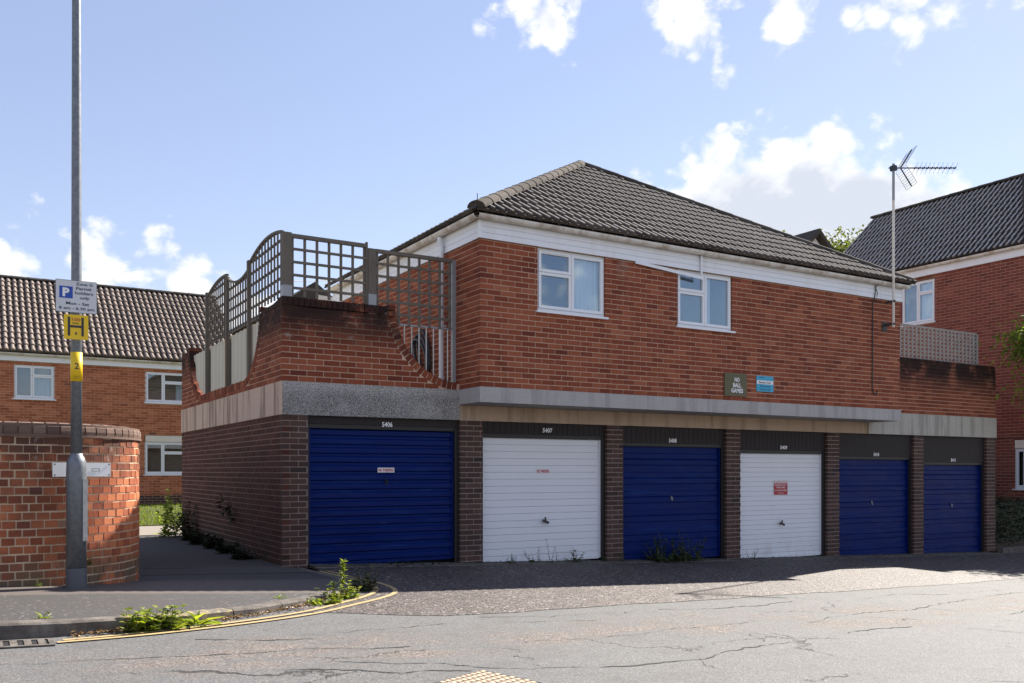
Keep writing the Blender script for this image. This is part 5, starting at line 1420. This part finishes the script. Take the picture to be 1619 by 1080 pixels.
for k, (x, h, s_, lab) in enumerate(((6.75, .16, .10, 'straggly low weed at the left foot of the first white door'), (7.15, .22, .10, 'thin weed left of the tall pair at the first white door'), (7.48, .42, .06, 'tall upright pair of weed stems before the first white door'), (7.86, .24, .09, 'broad leaved weed right of centre at the first white door'), (8.42, .14, .05, 'small weed at the right foot of the first white door'))):
    weed('door_weed', lab, (x, 11.27, rz(x) + .02), [7, 6, 3, 7, 4][k], h, s_, [.06, .07, .055, .10, .08][k], .022, 'leaf_weed', 20 + k, group='weeds along the garage doors', rosette=[10, 6, 2, 14, 6][k], el=(70, 89) if k == 2 else (35, 85))
weed('door_weed', 'spreading clump of tall weeds before the second blue door', (9.85, 11.22, rz(9.85) + .02), 34, .42, .46, .10, .06, 'leaf_weed', 30, group='weeds along the garage doors', rosette=120, el=(40, 88))
weed('door_weed', 'very tall thin weed rising up the second blue door', (9.62, 11.25, rz(9.62) + .02), 2, .85, .03, .07, .03, 'leaf_weed', 31, group='weeds along the garage doors', el=(78, 88))
weed('door_weed', 'tall leaning weed in the middle of the second blue door', (10.1, 11.25, rz(10.1) + .02), 2, .66, .04, .075, .03, 'leaf_weed', 32, group='weeds along the garage doors', el=(66, 80))
weed('door_weed', 'small spindly weed at the left foot of the notice door', (11.68, 11.28, rz(11.68) + .02), 5, .26, .05, .05, .018, 'leaf_dark', 33, group='weeds along the garage doors')
weed('door_weed', 'scrap of weed at the foot of the pier beside the second blue door', (8.75, 11.25, rz(8.75)), 4, .2, .08, .06, .03, 'leaf_weed', 34, group='weeds along the garage doors')
weed('door_weed', 'low dark weeds along the foot of the ribbed blue door', (4.6, 11.26, rz(4.6)), 12, .08, .75, .06, .03, 'leaf_dark', 35, group='weeds along the garage doors', rosette=46)
weed('pavement_weed', 'tiny weed on the pavement edge left of the kerb weed', (.42, 6.98, pave_z(.42, 6.98)), 0, .1, .05, .05, .014, 'leaf_bright', 36, rosette=14)
weed('pavement_weed', 'little weed at the foot of the curved wall left of the post', (.48, 9.0, pave_z(.48, 9.0)), 3, .07, .03, .03, .015, 'leaf_bright', 37, rosette=4)
weed('pavement_weed', 'sparse weed on the pavement near the corner weeds', (2.35, 7.95, pave_z(2.35, 7.95)), 0, .1, .06, .05, .012, 'leaf_bright', 38, rosette=12)
weed('wall_weed', 'small weed sprouting from the curved wall beside the post', (.93, 9.14, -.86), 5, .10, .03, .03, .02, 'leaf_bright', 39, rosette=6)
weed('alley_weed', 'yellowing leafy shoots leaning out from the far end of the alley wall', (3.2, 17.6, -1.22), 9, 1.0, .16, .17, .10, 'leaf_bright', 40, el=(40, 80), rosette=6)
weed('alley_weed', 'dark undergrowth along the middle of the alley wall', (3.22, 14.6, -1.22), 44, .24, .14, .11, .06, 'leaf_dark', 41, rosette=40)
weed('alley_weed', 'dark climber at the far foot of the alley wall', (3.24, 16.5, -1.22), 16, .80, .08, .12, .07, 'leaf_dark', 42, rosette=50, el=(60, 89))
weed('alley_weed', 'low dark weeds at the near end of the alley wall', (3.2, 12.6, -1.23), 34, .18, .14, .09, .05, 'leaf_dark', 43, rosette=40)
weed('alley_weed', 'dark weeds at the alley wall foot below the leafy sprig', (3.22, 13.6, -1.22), 36, .20, .14, .10, .06, 'leaf_dark', 44, rosette=40)
weed('alley_weed', 'dark weeds in the far shade of the alley wall', (3.22, 15.5, -1.22), 36, .26, .12, .11, .06, 'leaf_dark', 45, rosette=40)
def alongwall(o, y0, y1):
    pass
iv = thing('wall_fern', 'dark leafy sprig growing out of the alley wall brickwork', 'plant', (GX0 - .02, 13.9, -.55)); lf = MB(); r = random.Random(50)
for k in range(60):
    y = 13.45 + r.random() * .85; z = -.42 - (14.3 - y) * .30 + r.uniform(-.10, .08); leaf(lf, (GX0 - r.uniform(.02, .14), y, z), (r.uniform(-1, -.2), r.uniform(-.6, .6), r.uniform(-.5, .5)), (0, 0, 1), .10, .06, r.random())
lf.build('foliage', M['leaf_dark'], iv)
# fallen leaves and crumbs in the gutter
mb = MB(); r = random.Random(60)
for k in range(520):
    t = r.random(); x = .55 + 2.6 * t
    yk = 0
    for (a, b), (c, d) in zip(KERB[:-1], KERB[1:]):
        if a <= x <= c and c > a: yk = b + (d - b) * (x - a) / (c - a)
    y = yk - abs(r.gauss(0, .055)) - .01; leaf(mb, (x, y, rz(x) + .008 + r.random() * .018), rdir(r, -5, 25), rdir(r, 40, 90), r.uniform(.018, .05), r.uniform(.012, .028), r.random())
mb.build('fallen_leaves', M['dry_leaf'], kind='stuff')
mb = MB()
for k in range(420):
    x = r.uniform(3.7, 18.9); y = 11.25 + r.gauss(0, .06); leaf(mb, (x, min(y, 11.36), rz(x) + .03), rdir(r, 0, 60), (0, 0, 1), r.uniform(.02, .06), r.uniform(.01, .02), r.random() * .8)
mb.build('gutter_weeds', M['leaf_dark'], kind='stuff')

# trees
def tree(name, label, base, hgt, crown_c, crown_r, n, ll, mleaf, seed, trunk_r=.09, clumps=40):
    r = random.Random(seed); base = Vector(base); o = thing(name, label, 'tree', base); tk, lf = MB(), MB(); cc = Vector(crown_c)
    pts = [base - Vector((0, 0, .1))]; top = cc + Vector((0, 0, crown_r[2] * .4))
    for k in range(1, 8): t = k / 7; pts.append(base + (top - base) * t + Vector((r.uniform(-.06, .06), r.uniform(-.06, .06), 0)))
    tk.tube(pts, [trunk_r * (1 - .8 * k / 7) for k in range(8)], 8)
    for k in range(clumps):
        d = rdir(r, -40, 75); rr_ = r.uniform(.45, 1.); c = cc + Vector((d.x * crown_r[0], d.y * crown_r[1], d.z * crown_r[2])) * rr_
        s0 = pts[r.randint(3, 7)]; mid = (s0 + c) / 2 + Vector((0, 0, r.uniform(0, .15) * crown_r[2])); tk.tube([s0, mid, c], [trunk_r * .28, trunk_r * .16, trunk_r * .05], 5)
        cr = min(crown_r) * r.uniform(.16, .32); tb = r.uniform(0, .55)
        for q in range(n // clumps):
            p = c + Vector((r.gauss(0, 1), r.gauss(0, 1), r.gauss(0, .7))) * cr; leaf(lf, p, rdir(r, -60, 30), rdir(r, 20, 90), ll * r.uniform(.6, 1.2), ll * .5 * r.uniform(.7, 1.2), min(1, tb + r.random() * .5))
    tk.build('trunk', M['bark'], o); lf.build('crown', M[mleaf], o)
tree('garden_tree', 'leafy small tree reaching in before the right hand house', (20.0, 10.2, rz(20) - .02), 3.5, (19.9, 10.2, 2.15), (1.2, 1.1, 1.1), 8200, .13, 'leaf_tree', 70, clumps=60)
tree('distant_tree', 'pale green treetop between the two dark roofs', (33.6, 27, -2.0), 12, (33.4, 27, 8.05), (2.3, 2.2, 2.4), 15000, .22, 'leaf_far', 71, .2, 60)
# hedge at the right edge with its low kerb
hd = thing('hedge', 'dark clipped hedge under the right hand house window', 'hedge', (20.4, 12.3, rz(20))); lf = MB(); r = random.Random(80)
MB().box(19.75, 21.15, 11.75, 14.6, -1.7, -.72).build('heart', M['leaf_dark'], hd)
for k in range(3600):
    f_ = r.random(); p = Vector((19.72, r.uniform(11.7, 14.6), r.uniform(-1.6, -.68))) if f_ < .5 else (Vector((r.uniform(19.7, 21.2), 11.7, r.uniform(-1.6, -.68))) if f_ < .75 else Vector((r.uniform(19.7, 21.2), r.uniform(11.7, 14.6), -.70)))
    p += Vector((r.gauss(0, .05), r.gauss(0, .05), r.gauss(0, .06))); leaf(lf, p, rdir(r, -40, 60), rdir(r, 0, 90), .07, .04, r.random())
lf.build('foliage', M['leaf_dark'], hd)
gk = tag(link('bed_kerb', None, None, (20, 11.3, rz(20))), kind='structure')
for k in range(7): MB().box(19.32 + k * .9, 20.2 + k * .9, 11.28, 11.42, rz(20) - .1, rz(20) + .13).build('kerb_stone', M['kerb'], gk)
MB().box(19.3, 26, 11.43, 11.70, rz(20) - .2, rz(20) + .09).build('garden_bed', M['soil'], kind='structure')
MB().box(19.2, 21.29, 11.71, 18.0, -2.1, -1.62).build('garden_ground', M['soil'], kind='structure')

# =================================================================== IRONWORK IN THE ROAD
dg_ = thing('drain_grate', 'iron drain grating set against the kerb at the left edge', 'drain', (.2, 6.55, rz(.2)))
x0, x1, y0, y1 = -.18, .44, 6.40, 6.66; zz = lambda x: rz(x) + .004
MB().obox((x0, y0, zz(x0) - .05), (x1 - x0, 0, zz(x1) - zz(x0)), (0, y1 - y0, 0), (0, 0, .051)).build('pit', M['void'], dg_)
fr = MB()
for (a, b, c, d) in ((x0, x1, y0, y0 + .03), (x0, x1, y1 - .03, y1), (x0, x0 + .03, y0 + .031, y1 - .031), (x1 - .03, x1, y0 + .031, y1 - .031)): fr.obox((a, c, zz(a) - .02), (b - a, 0, zz(b) - zz(a)), (0, d - c, 0), (0, 0, .028))
fr.build('frame', M['kerb'], dg_)
for k in range(7):
    a = x0 + .05 + k * .08; MB().obox((a, y0 + .032, zz(a) - .015), (.042, 0, 0), (0, y1 - y0 - .064, 0), (0, 0, .022)).build('grate_bar', M['kerb'], dg_)
uc = thing('utility_cover', 'cream studded inspection cover in the road at the bottom edge', 'cover', (2.42, 4.42, rz(2.42)))
c0 = Vector((2.60, 4.68, rz(2.6) + .004)); e1 = Vector((-.33, -.16, .013)) * 1.25; e2 = Vector((.12, -.33, -.005)) * 1.25
MB().obox(c0 - Vector((0, 0, .03)), e1, e2, (0, 0, .036)).build('lid', M['flagstone'], uc)
st = MB()
for i in range(9):
    for j in range(8):
        p = c0 + e1 * ((i + .5 + .25 * (j % 2)) / 9.4) + e2 * ((j + .5) / 8) + Vector((0, 0, .006)); st.obox(p - e1 * .035 - e2 * .03, e1 * .07, e2 * .06, (0, 0, .006))
st.build('stud', M['mortar_cream'], uc, kind='stuff')
rim = MB()
for a, d_ in ((c0, e1), (c0, e2), (c0 + e1, e2), (c0 + e2, e1)): rim.bar(a + Vector((0, 0, .001)), a + d_ + Vector((0, 0, .001)), .016, .012)
rim.build('rim', M['crack'], uc)
